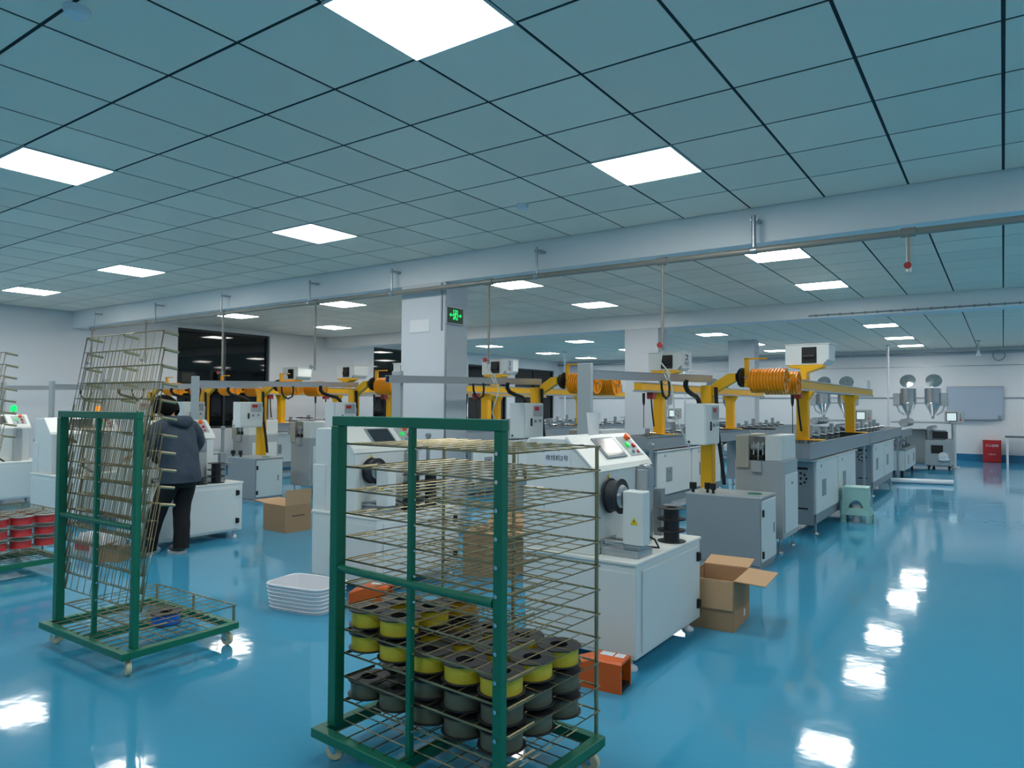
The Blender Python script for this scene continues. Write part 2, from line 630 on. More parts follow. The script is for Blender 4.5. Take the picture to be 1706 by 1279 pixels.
for (x, xe, ye) in ((-2.535, -2.5, 0.5), (-4.506, -4.6, 0.4)):
    hz = [(x, 0, -0.80), (x - 0.02, 0.0, -0.92), (x + 0.05, 0.05, -1.02), (x + 0.02, 0.1, -1.10), (x - 0.04, 0.12, -1.02), (x - 0.02, 0.13, -0.98), (x + 0.03, 0.15, -1.15), (xe, 0.2, -1.4), (xe + 0.04, ye, -1.75)]
    MB().tube(hz, 0.007, 6).build('air_hose', 'hose_white', t)

# exit sign on the first column (faces +X)
t = thing('exit_sign', 'green lit emergency exit sign on the near column', 'exit sign', (-5.205, 6.19, 2.53))
MB().box(-0.003, 0.02, -0.04, 0.26, -0.1, 0.1).build('housing', 'zinc', t, bevel=0.003)
MB().box(0.02, 0.024, -0.028, 0.25, -0.088, 0.088).build('face', 'sign_green', t)
sg = MB()
x0, x1 = 0.0242, 0.0262
sg.box(x0, x1, 0.07, 0.078, -0.05, 0.06).box(x0, x1, 0.142, 0.15, -0.05, 0.06).box(x0, x1, 0.07, 0.15, 0.055, 0.063)     # door
for q in ([(0.10, 0.03), (0.118, 0.03), (0.115, -0.01), (0.098, -0.01)],):
    sg.prism(q, x0, x1, 'X')
sg.lathe([(0, x0), (0.011, x0), (0.011, x1), (0, x1)], c=(0, 0.115, 0.042), axis='X', n=10)
sg.prism([(0.10, -0.01), (0.115, -0.008), (0.135, -0.05), (0.123, -0.053)], x0, x1, 'X')
sg.prism([(0.10, -0.005), (0.11, -0.012), (0.088, -0.05), (0.077, -0.046)], x0, x1, 'X')
sg.prism([(0.10, 0.028), (0.104, 0.018), (0.082, 0.0), (0.078, 0.008)], x0, x1, 'X')
sg.prism([(0.115, 0.028), (0.117, 0.016), (0.14, 0.012), (0.141, 0.022)], x0, x1, 'X')
for s_ in (-1, 1):
    c_ = 0.111
    sg.prism([(c_ + s_ * 0.05, -0.004), (c_ + s_ * 0.085, -0.004), (c_ + s_ * 0.085, 0.01), (c_ + s_ * 0.05, 0.01)][::s_], x0, x1, 'X')
    sg.prism([(c_ + s_ * 0.085, -0.02), (c_ + s_ * 0.11, 0.003), (c_ + s_ * 0.085, 0.026)][::s_], x0, x1, 'X')
sg.build('pictogram', 'sign_glow', t)
t = thing('wall_plate', 'flat blank cover plate on the front of the near column', 'cover plate', (-5.6, 6.157, 2.42))
MB().box(-0.155, 0.155, -0.005, 0.001, -0.075, 0.075).build('plate', 'machine_white', t, bevel=0.002)
MB().box(-0.15, 0.15, -0.007, -0.005, -0.07, 0.07).build('cover', 'wall_paint', t)

# ================================================================== production lines
LDX = [0.0, -2.13, -5.35, -7.55, -9.2, -11.0]


def hexbolt(mb, p, axis, r=0.008, h=0.006):
    d = {'X': (h, 0, 0), 'Y': (0, -h, 0), 'Z': (0, 0, h)}[axis]
    mb.cyl(p, (p[0] + d[0], p[1] + d[1], p[2] + d[2]), r, 6)


def warn_triangle(parent, p, face, s=0.05):
    """yellow warning sticker with a black bolt; face 'X' (looks +X) or 'Y' (looks -Y)"""
    tri = [(-s / 2, -s * 0.45), (s / 2, -s * 0.45), (0, s * 0.45)]
    bolt = [(0.004, 0.014), (-0.008, -0.002), (0.0, -0.002), (-0.004, -0.016), (0.008, 0.002), (0.0, 0.002)]
    sc = s / 0.06
    if face == 'X':
        st = MB().prism([(p[1] + a, p[2] + b_) for a, b_ in tri], p[0], p[0] + 0.0015, 'X').build('warning_sticker', 'sticker_yellow', parent)
        MB().prism([(p[1] + a * sc, p[2] + b_ * sc) for a, b_ in bolt], p[0] + 0.0015, p[0] + 0.0025, 'X').build('warning_mark', 'ink_black', st)
    else:
        st = MB().prism([(p[0] + a, p[2] + b_) for a, b_ in tri], p[1], p[1] - 0.0015, 'Y').build('warning_sticker', 'sticker_yellow', parent)
        MB().prism([(p[0] + a * sc, p[2] + b_ * sc) for a, b_ in bolt], p[1] - 0.0015, p[1] - 0.0025, 'Y').build('warning_mark', 'ink_black', st)


# ------------------------------------------------------------------ winder (origin: near right bottom corner of its table cabinet)
def make_winder():
    t = thing('filament_winder', '', 'winding machine', (-1.70, 3.67, 0), group='filament winders at the near ends of the lines')
    b = MB().box(-0.74, 0, 0, 1.02, 0.075, 0.615)
    body = b.build('base_cabinet', 'machine_white', t, bevel=0.008)
    top = MB().box(-0.755, 0.006, -0.008, 1.028, 0.600, 0.620)
    top.build('table_top', 'console_white', t, bevel=0.004)
    d = MB().box(0.0, 0.010, 0.075, 0.965, 0.10, 0.565).build('cabinet_door', 'machine_white', t, bevel=0.004)
    for z in (0.19, 0.50):
        MB().box(0.010, 0.026, 0.925, 0.955, z - 0.03, z + 0.03).box(0.018, 0.03, 0.94, 0.965, z - 0.024, z + 0.024).build('hinge', 'black_plastic', d, bevel=0.002)
    MB().box(-0.74, 0.0, -0.004, 0.0, 0.10, 0.56).build('side_panel', 'machine_white', t, bevel=0.002)
    for (x, y) in ((-0.06, 0.07), (-0.06, 0.95), (-0.68, 0.07), (-0.68, 0.95)):
        MB().cyl((x, y, 0.03), (x, y, 0.076), 0.011, 8).lathe([(0, 0), (0.038, 0), (0.036, 0.014), (0.014, 0.03), (0, 0.03)], c=(x, y, 0), n=16).build('levelling_foot', 'white_plastic', t)
    # tall head with the sloping console
    prof = [(-0.76, 0.62), (-0.76, 1.275), (-0.74, 1.30), (-0.46, 1.30), (-0.30, 1.14), (-0.28, 1.115), (-0.28, 0.62)]
    MB().prism(prof, 0.03, 0.83, 'Y').build('head_housing', 'machine_white', t, bevel=0.006)
    MB().box(-0.775, -0.62, 0.02, 0.84, 0.36, 1.0).build('rear_box', 'machine_white', t, bevel=0.006)
    a45 = math.radians(45)
    # console plate lies on the slope between (-.46,1.30) and (-.30,1.14)
    con = MB().prism([(-0.475, 1.301), (-0.462, 1.316), (-0.285, 1.139), (-0.268, 1.105), (-0.285, 1.105), (-0.30, 1.139)], 0.015, 0.845, 'Y').build('console', 'console_white', t, bevel=0.003)

    def slope(y, d_, off):   # point on console: d_ along slope from its top edge, off = normal offset
        return (-0.462 + d_ * 0.7071 + off * 0.7071, y, 1.316 - d_ * 0.7071 + off * 0.7071)

    def slope_plate(name, y0, y1, d0, d1, o0, o1, m_, par, bevel=0.0):
        vs = [slope(y, dd, oo) for oo in (o0, o1) for (y, dd) in ((y0, d0), (y1, d0), (y1, d1), (y0, d1))]
        mb = MB().add(vs, [(0, 1, 2, 3), (4, 7, 6, 5), (0, 4, 5, 1), (1, 5, 6, 2), (2, 6, 7, 3), (3, 7, 4, 0)])
        return mb.build(name, m_, par, bevel=bevel)
    scr = slope_plate('screen_bezel', 0.27, 0.55, 0.035, 0.205, 0.0, 0.010, 'machine_dark_grey', con, 0.003)
    slope_plate('screen', 0.29, 0.53, 0.05, 0.19, 0.010, 0.0115, 'screen_dark', con)
    bp_ = slope_plate('button_plate', 0.62, 0.80, 0.035, 0.205, 0.0, 0.004, 'machine_grey', con, 0.002)
    for (y, dd, m_, r, h, nm) in ((0.74, 0.055, 'estop_orange', 0.026, 0.034, 'emergency_stop'), (0.67, 0.115, 'button_green', 0.022, 0.02, 'start_button'),
                                  (0.75, 0.125, 'button_red', 0.018, 0.018, 'stop_button'), (0.68, 0.175, 'chrome', 0.014, 0.014, 'key_switch'), (0.75, 0.178, 'button_red', 0.014, 0.014, 'selector')):
        p0, p1, p2 = Vector(slope(y, dd, 0.004)), Vector(slope(y, dd, h * 0.6)), Vector(slope(y, dd, h))
        MB().cyl(p0, p1, r * 0.75, 14).cyl(p1, p2, r, 14, r1=r * 0.85).build(nm, m_, con)
    warn_triangle(t, (-0.2795, 0.21, 1.06), 'X', 0.07)
    # spindle with a wound reel, tail stock on a slide
    sp = MB().cyl((-0.28, 0.19, 0.96), (-0.06, 0.19, 0.96), 0.024, 14)
    sp.build('spindle', 'steel', t)
    rl = MB()
    rl.lathe([(0.03, -0.255), (0.105, -0.255), (0.105, -0.250), (0.045, -0.250)], c=(0, 0.19, 0.96), axis='X', n=32)
    rl.lathe([(0.045, -0.185), (0.105, -0.185), (0.105, -0.180), (0.03, -0.180)], c=(0, 0.19, 0.96), axis='X', n=32)
    rl.lathe([(0.045, -0.251), (0.092, -0.251), (0.092, -0.184), (0.045, -0.184)], c=(0, 0.19, 0.96), axis='X', n=32)
    rl.build('mounted_reel', 'spool_black', t)
    MB().lathe([(0, -0.178), (0.07, -0.178), (0.06, -0.16), (0.03, -0.155), (0.03, -0.13), (0, -0.13)], c=(0, 0.19, 0.96), axis='X', n=24).build('clamp_cone', 'aluminium', t)
    ts = MB().box(-0.15, -0.02, 0.14, 0.24, 0.685, 1.0).build('tailstock', 'machine_white', t, bevel=0.006)
    warn_triangle(ts, (-0.075, 0.1395, 0.83), 'Y', 0.05)
    MB().box(-0.27, -0.03, 0.10, 0.30, 0.620, 0.660).box(-0.14, -0.04, 0.13, 0.25, 0.66, 0.684).build('slide_base', 'aluminium', t, bevel=0.003)
    MB().cyl((-0.27, 0.12, 0.69), (-0.13, 0.12, 0.69), 0.009, 10).cyl((-0.27, 0.26, 0.69), (-0.13, 0.26, 0.69), 0.009, 10).box(-0.275, -0.26, 0.10, 0.28, 0.66, 0.71).build('slide_rods', 'steel', t)
    # guide tower at the far end
    tw = MB().box(-0.279, -0.20, 0.60, 0.70, 0.62, 1.09).build('guide_tower', 'machine_grey', t, bevel=0.006)
    MB().box(-0.272, -0.205, 0.605, 0.695, 1.09, 1.105).cyl((-0.24, 0.61, 1.095), (-0.24, 0.69, 1.095), 0.026, 14).box(-0.20, -0.185, 0.61, 0.68, 0.98, 1.10).build('guide_head', 'aluminium', tw)
    MB().box(-0.345, -0.325, 0.96, 0.99, 0.62, 1.24).cyl((-0.335, 0.955, 1.22), (-0.335, 0.995, 1.22), 0.02, 12).build('guide_arm', 'machine_dark_grey', t)
    MB().box(-0.279, -0.22, 0.88, 0.95, 0.62, 0.94).box(-0.22, -0.10, 0.90, 0.94, 0.80, 0.83).build('traverse_block', 'machine_dark_grey', t, bevel=0.003)
    MB().tube([(-0.05, 0.235, 0.74), (-0.03, 0.33, 0.70), (-0.04, 0.42, 0.635), (-0.13, 0.43, 0.63), (-0.2, 0.36, 0.70), (-0.24, 0.40, 0.80)], 0.006, 6).build('cable', 'black_rubber', t)
    return t


winder0 = make_winder()
WPOS = [(0, 0), (-2.30, 0.25), (-5.40, 0.18), (-7.6, 0.2), (-10.3, 0.2)]
WLAB = ['white filament winder of the rightmost production line, with a paper notice on its side',
        'white filament winder of the second production line from the right, seen through the wire shelves',
        'white filament winder that the person is working at',
        'white filament winder with sloped side showing behind the left trolley post',
        'white filament winder at the left edge behind the red spools']
winders = []
for k, (dx, dy) in enumerate(WPOS):
    o = winder0 if k == 0 else copy_tree(winder0)
    o.location = (-1.70 + dx, 3.67 + dy, 0)
    o['label'] = WLAB[k]
    winders.append(o)
# notice on the first winder
nt_ = MB().box(-0.63, -0.44, 0.0275, 0.0295, 1.10, 1.215).build('paper_notice', 'paper_white', winders[0])
text('notice_text', '收线机2号', 0.036, (-0.535, 0.0268, 1.18), FACE_NY, 'ink_black', nt_)
# lit beacons on the two left winders
for k, m_ in ((3, 'lamp_orange'), (4, 'lamp_green')):
    MB().cyl((-0.6, 0.72, 1.30), (-0.6, 0.72, 1.36), 0.02, 10).build('beacon_stem', 'zinc', winders[k])
    MB().lathe([(0, 1.36), (0.042, 1.36), (0.042, 1.43), (0.03, 1.455), (0, 1.46)], c=(-0.6, 0.72, 0), n=16).build('beacon', m_, winders[k])


# ------------------------------------------------------------------ low grey cabinet behind each winder
def make_cabinet():
    t = thing('vacuum_cabinet', '', 'cabinet', (-1.84, 6.65, 0), group='low grey cabinets')
    MB().box(-0.71, 0, 0, 0.51, 0.03, 0.655).build('body', 'machine_dark_grey', t, bevel=0.008)
    MB().box(-0.715, 0.004, -0.004, 0.514, 0.645, 0.665).build('lid', 'machine_grey', t, bevel=0.005)
    MB().box(-0.70, -0.01, 0.01, 0.50, 0.0, 0.03).build('plinth', 'machine_dark_grey', t)
    d = MB().box(0.0, 0.012, 0.02, 0.49, 0.07, 0.63).build('door', 'machine_white', t, bevel=0.004)
    for z in (0.14, 0.52):
        MB().box(0.012, 0.028, 0.012, 0.04, z - 0.032, z + 0.032).build('hinge', 'black_plastic', d, bevel=0.002)
    MB().box(0.012, 0.018, 0.40, 0.42, 0.30, 0.39).build('door_handle', 'machine_dark_grey', d)
    MB().lathe([(0, 0.665), (0.07, 0.665), (0.06, 0.672), (0, 0.673)], c=(-0.13, 0.28, 0), n=20).build('gasket_disc', 'stain_green', t)
    for (x, y, r) in ((-0.66, 0.06, 0.035), (-0.53, 0.10, 0.03), (-0.46, 0.06, 0.026)):
        MB().cyl((x, y, 0.665), (x, y, 0.70), 0.014, 8).lathe([(0, 0.70), (r, 0.70), (r, 0.76), (0, 0.76)], c=(x, y, 0), n=12).build('valve_knob', 'black_plastic', t)
    return t


cab0 = make_cabinet()
for k, dx in enumerate(LDX[:5]):
    o = cab0 if k == 0 else copy_tree(cab0)
    o.location = (-1.84 + dx, 6.65, 0)
    o['label'] = 'low grey equipment cabinet with hinged white door, %s' % line_name(k)


# ------------------------------------------------------------------ pillar with control box, guide wheel, drums and cable rail
def make_accumulator():
    t = thing('accumulator_stand', '', 'machine stand', (-2.54, 7.25, 0), group='yellow accumulator stands')
    p = MB().box(-0.06, 0.06, -0.06, 0.06, 0.012, 1.72).box(-0.11, 0.11, -0.075, 0.11, 0, 0.012)
    p.build('pillar', 'yellow_paint', t, bevel=0.006)
    ar = MB().prism([(0.06, 1.60), (0.12, 1.66), (0.30, 1.76), (0.30, 1.84), (0.22, 1.84), (0.06, 1.74)], -0.035, 0.035, 'Y')
    ar.box(0.10, 0.80, 0.25, 0.31, 1.80, 1.84).box(0.24, 0.30, -0.035, 0.25, 1.78, 1.84)
    ar.build('arm', 'yellow_paint', t, bevel=0.003)
    # control box on the camera side, meters on its +X face
    bx = MB().box(-0.06, 0.14, -0.49, -0.08, 1.12, 1.53).build('control_box', 'machine_white', t, bevel=0.006)
    MB().box(0.14, 0.150, -0.48, -0.09, 1.13, 1.52).build('box_door', 'machine_white', bx, bevel=0.003)
    MB().box(0.150, 0.154, -0.31, -0.11, 1.37, 1.50).build('meter_panel', 'machine_grey', bx, bevel=0.002)
    MB().box(0.154, 0.156, -0.285, -0.19, 1.44, 1.485).build('meter_display', 'button_red', bx)
    MB().box(0.150, 0.160, -0.365, -0.335, 1.26, 1.35).build('latch', 'black_plastic', bx, bevel=0.002)
    MB().cyl((0.15, -0.27, 1.315), (0.165, -0.27, 1.315), 0.018, 10).build('knob', 'machine_dark_grey', bx)
    MB().cyl((0.15, -0.17, 1.32), (0.165, -0.17, 1.32), 0.018, 10).build('knob', 'machine_dark_grey', bx)
    MB().cyl((-0.02, -0.49, 1.15), (-0.02, -0.497, 1.15), 0.012, 10).build('cable_gland', 'black_plastic', bx)
    MB().box(-0.05, 0.13, -0.08, -0.06, 1.2, 1.45).build('box_bracket', 'zinc', t)
    # guide wheel (axis along X)
    wh = MB().lathe([(0.02, -0.022), (0.092, -0.022), (0.1, -0.014), (0.1, -0.008), (0.086, 0), (0.1, 0.008), (0.1, 0.014), (0.092, 0.022), (0.02, 0.022)], axis='X', n=30)
    wh.build('guide_wheel', 'black_plastic', t, loc=(0.34, 0.08, 1.80), rot=(0, 0, math.radians(-14)))
    MB().cyl((0.30, 0.08, 1.80), (0.38, 0.08, 1.80), 0.018, 10).box(0.30, 0.32, 0.03, 0.13, 1.72, 1.80).build('wheel_hub', 'steel', t)
    # grooved drums
    for (yc, zc, r, xa, n_) in ((0.10, 1.765, 0.125, 0.43, 11), (0.62, 1.755, 0.125, 0.43, 11)):
        prof = [(0.03, 0.0)]
        st = 0.34 / n_
        for q in range(n_):
            h0 = q * st
            prof += [(r, h0), (r, h0 + st * 0.25), (r * 0.87, h0 + st * 0.45), (r * 0.87, h0 + st * 0.7), (r, h0 + st * 0.95)]
        prof += [(r, 0.34), (r * 0.82, 0.34), (r * 0.82, 0.325), (0.03, 0.325)]
        dm = MB().lathe(prof, c=(xa, yc, zc), axis='X', n=30).build('grooved_drum', 'orange_drum', t)
        spk = MB()
        for q in range(5):
            a_ = q * 2 * PI / 5
            cy_, cz_ = yc + math.cos(a_) * r * 0.5, zc + math.sin(a_) * r * 0.5
            spk.box(xa + 0.325, xa + 0.338, cy_ - r * 0.42, cy_ + r * 0.42, cz_ - 0.012, cz_ + 0.012, rot=(a_, 0, 0))
        spk.lathe([(0, 0.33), (0.032, 0.33), (0.032, 0.345), (0, 0.345)], c=(xa, yc, zc), axis='X', n=14)
        spk.build('spokes', 'orange_drum', dm)
        MB().cyl((xa - 0.09, yc, zc), (xa + 0.36, yc, zc), 0.015, 8).build('axle', 'steel', dm)
    MB().box(0.36, 0.40, 0.06, 0.66, 1.70, 1.74).box(0.36, 0.40, 0.07, 0.11, 1.74, 2.0).box(0.36, 0.58, 0.07, 0.11, 1.985, 2.0).build('drum_frame', 'yellow_paint', t, bevel=0.002)
    # grey rail back to the winder and its plate post (slightly rising)
    rl = MB()
    for (xa, xb, za, zb) in ((-0.03, 0.03, -0.035, -0.028), (-0.03, -0.022, -0.028, 0.035), (0.022, 0.03, -0.028, 0.035), (-0.03, 0.03, 0.030, 0.037)):
        vs = []
        for (yy, zz, xo) in ((-2.43, 1.742, -0.12), (0.06, 1.79, 0.0)):
            vs += [(xa + xo, yy, zz + za), (xb + xo, yy, zz + za), (xb + xo, yy, zz + zb), (xa + xo, yy, zz + zb)]
        rl.add(vs, [(0, 1, 2, 3), (7, 6, 5, 4), (0, 4, 5, 1), (1, 5, 6, 2), (2, 6, 7, 3), (3, 7, 4, 0)])
    rl.build('rail', 'aluminium', t)
    MB().box(-0.06, 0.06, -2.45, -2.41, 0.0, 1.83).box(-0.09, 0.09, -2.47, -2.33, 0.0, 0.012).build('rail_post', 'machine_grey', t, bevel=0.003, loc=(-0.12, 0, 0))
    # black hoses
    MB().tube([(0.0, -0.62, 1.76), (-0.005, -0.62, 1.70), (0.0, -0.58, 1.655), (0.0, -0.45, 1.62), (0.0, -0.33, 1.60), (0.0, -0.27, 1.56), (0.0, -0.25, 1.52)], 0.024, 10).build('cable_conduit', 'black_rubber', t)
    MB().tube([(0.03, -1.30, 1.73), (0.035, -1.30, 1.66), (0.035, -1.27, 1.60), (0.035, -1.20, 1.57), (0.035, -1.13, 1.60), (0.03, -1.11, 1.68), (0.02, -1.11, 1.74)], 0.011, 8).build('cable_loop', 'black_rubber', t)
    MB().tube([(0.10, -0.05, 1.70), (0.11, -0.05, 1.5), (0.12, -0.05, 1.25), (0.15, -0.02, 0.95), (0.17, 0.0, 0.70)], 0.02, 8).build('feed_hose', 'black_rubber', t)
    return t


acc0 = make_accumulator()
accs = []
for k, dx in enumerate(LDX):
    o = acc0 if k == 0 else copy_tree(acc0)
    o.location = (-2.54 + dx, 7.25, 0)
    o['label'] = 'yellow pillar with control box, orange drums and grey rail, %s' % line_name(k)
    accs.append(o)
    if k == 1:
        for c_ in KIDS(o):
            if c_.name.startswith('rail_post'):
                c_.location = (-0.20, 0.22, 0)


# ------------------------------------------------------------------ puller stand
def make_puller():
    t = thing('haul_off_puller', '', 'machine', (-2.1, 7.55, 0), group='haul-off pullers')
    MB().box(-0.25, 0.24, 0.0, 0.62, 0.14, 0.94).build('body', 'machine_grey', t, bevel=0.008)
    MB().box(-0.21, -0.10, -0.03, 0.62, 0.94, 1.205).build('left_housing', 'plate_beige', t, bevel=0.005)
    MB().box(0.06, 0.22, 0.0, 0.62, 0.94, 1.205).build('right_housing', 'machine_white', t, bevel=0.005)
    MB().box(-0.23, -0.10, -0.035, 0.0, 0.86, 1.2).build('front_plate', 'plate_beige', t, bevel=0.003)
    lv = MB()
    for q in range(7):
        lv.box(0.22, 0.226, 0.10, 0.40, 0.97 + q * 0.03, 0.978 + q * 0.03)
    lv.build('louvres', 'machine_white', t)
    MB().box(-0.10, 0.06, 0.20, 0.60, 0.94, 1.18).build('back_plate', 'machine_dark_grey', t)
    MB().box(-0.07, 0.03, -0.05, 0.0, 0.82, 0.94).build('front_block', 'machine_grey', t, bevel=0.004)
    for (z, nm) in ((0.975, 'lower_belt'), (1.075, 'upper_belt')):
        MB().box(-0.085, 0.045, 0.02, 0.19, z - 0.03, z + 0.03).cyl((-0.085, 0.02, z), (0.045, 0.02, z), 0.03, 12).build(nm, 'black_rubber' if z < 1 else 'machine_dark_grey', t)
    MB().cyl((-0.06, 0.01, 0.95), (-0.06, 0.01, 1.13), 0.010, 8).cyl((-0.01, 0.0, 0.95), (-0.01, 0.0, 1.13), 0.010, 8).cyl((0.035, 0.01, 0.95), (0.035, 0.01, 1.13), 0.010, 8).build('guide_pins', 'chrome', t)
    for x in (-0.12, 0.06):
        MB().cyl((x, 0.1, 1.18), (x, 0.1, 1.26), 0.012, 10).build('screw', 'chrome', t)
        MB().lathe([(0, 1.258), (0.03, 1.258), (0.085, 1.262), (0.085, 1.275), (0.03, 1.28), (0, 1.285)], c=(x, 0.1, 0), n=20).build('hand_wheel', 'black_plastic', t)
    d = MB().box(0.24, 0.252, 0.06, 0.58, 0.20, 0.80).build('door', 'machine_white', t, bevel=0.004)
    MB().cyl((0.252, 0.30, 0.70), (0.262, 0.30, 0.70), 0.014, 10).cyl((0.252, 0.34, 0.70), (0.262, 0.34, 0.70), 0.010, 10).build('door_lock', 'zinc', d)
    for (x, y) in ((0.19, 0.05), (0.19, 0.57), (-0.2, 0.05), (-0.2, 0.57)):
        MB().cyl((x, y, 0.02), (x, y, 0.15), 0.009, 8).lathe([(0, 0), (0.035, 0), (0.03, 0.014), (0, 0.024)], c=(x, y, 0), n=14).build('levelling_foot', 'zinc', t)
    return t


pul0 = make_puller()
for k, dx in enumerate(LDX[:5]):
    o = pul0 if k == 0 else copy_tree(pul0)
    o.location = (-2.1 + dx, 7.55 + (0.15 if k else 0), 0)
    o['label'] = 'grey haul-off puller with two black hand wheels, %s' % line_name(k)


# ------------------------------------------------------------------ cooling trough section (cabinet below, tank above)
def make_trough():
    t = thing('cooling_trough', '', 'cooling tank', (-1.80, 8.5, 0), group='cooling trough sections')
    tk = MB().box(-0.47, 0.0, 0.0, 4.38, 0.90, 0.915).box(-0.47, -0.455, 0.0, 4.38, 0.915, 1.085).box(-0.015, 0.0, 0.0, 4.38, 0.915, 1.085)
    tk.box(-0.455, -0.015, 0.0, 0.015, 0.915, 1.085).box(-0.455, -0.015, 4.365, 4.38, 0.915, 1.085)
    tk.build('tank', 'tank_grey', t, bevel=0.002)
    MB().box(-0.01, 0.012, 0.0, 4.38, 1.072, 1.09).build('rim', 'machine_dark_grey', t)
    MB().box(-0.455, -0.015, 0.02, 4.36, 1.02, 1.022).build('water', 'screen_dark', t)
    cb = MB().box(-0.45, -0.02, 0.32, 3.0, 0.24, 0.88).build('cabinet', 'machine_grey', t, bevel=0.005)
    MB().box(-0.47, 0.02, 0.28, 3.05, 0.862, 0.882).build('cabinet_cap', 'machine_white', t, bevel=0.004)
    for (a_, b_) in ((0.33, 1.62), (1.66, 2.98)):
        d = MB().box(-0.02, 0.0, a_, b_, 0.25, 0.86).build('door', 'machine_white', t, bevel=0.004)
        yc = a_ + 0.42
        MB().box(0.0, 0.004, yc - 0.11, yc + 0.11, 0.43, 0.63).build('handle_recess', 'machine_dark_grey', d)
        MB().cyl((0.004, yc, 0.57), (0.012, yc, 0.57), 0.012, 8).build('lock', 'chrome', d)
        MB().cyl((0.0, yc - 0.15, 0.80), (0.006, yc - 0.15, 0.80), 0.02, 8).build('badge', 'zinc', d)
    # end panel with a ring of ventilation holes
    ep = MB().box(-0.45, -0.03, 0.305, 0.32, 0.12, 0.86).build('end_panel', 'machine_dark_grey', t, bevel=0.003)
    vh = MB()
    cx, cz = -0.17, 0.66
    for q in range(8):
        a_ = q * PI / 4
        x_, z_ = cx + 0.062 * math.cos(a_), cz + 0.062 * math.sin(a_)
        vh.box(x_ - 0.011, x_ + 0.011, 0.3025, 0.306, z_ - 0.014, z_ + 0.014, rot=(0, -a_, 0))
    vh.cyl((cx, 0.306, cz), (cx, 0.302, cz), 0.015, 8)
    vh.build('ventilation_holes', 'dark_void', ep)
    MB().box(-0.23, -0.09, 0.30, 0.306, 0.765, 0.79).build('ventilation_slot', 'dark_void', ep)
    MB().box(-0.23, -0.09, 0.30, 0.306, 0.30, 0.318).build('lower_slot', 'dark_void', ep)
    MB().box(-0.45, -0.02, 0.40, 2.95, 0.13, 0.16).box(-0.05, -0.02, 0.40, 2.95, 0.16, 0.24).box(-0.45, -0.42, 0.40, 2.95, 0.16, 0.24).build('base_frame', 'machine_dark_grey', t)
    for y in (0.50, 2.85, 4.1):
        for x in (-0.05, -0.40):
            lg = MB().cyl((x, y, 0.015), (x, y, 0.14 if y < 4 else 0.90), 0.014 if y < 4 else 0.02, 8).lathe([(0, 0), (0.04, 0), (0.034, 0.014), (0, 0.026)], c=(x, y, 0), n=14)
            lg.build('levelling_foot', 'zinc', t)
    # pumps and pipe work standing along the far side
    pm_ = MB()
    for q in range(7):
        y = 0.9 + q * 0.5
        pm_.cyl((-0.40, y, 0.93), (-0.40, y, 1.17 + 0.04 * (q % 3)), 0.035, 10)
        pm_.cyl((-0.46, y + 0.1, 1.10), (-0.30, y + 0.1, 1.10), 0.02, 8)
    pm_.tube([(-0.43, 0.9, 1.12), (-0.43, 2.2, 1.14), (-0.43, 4.0, 1.12)], 0.013, 6)
    pm_.build('pump_fittings', 'steel', t)
    return t


tr0 = make_trough()
n_tr = 0
for k, dx in enumerate(LDX[:4]):
    for s_ in range(2):
        o = tr0 if (k == 0 and s_ == 0) else copy_tree(tr0)
        o.location = (-1.80 + dx, 8.5 + 4.4 * s_ + (0.35 if k else 0), 0)
        o['label'] = '%s grey cooling trough section on white cabinets, %s' % ('near' if s_ == 0 else 'far', line_name(k))


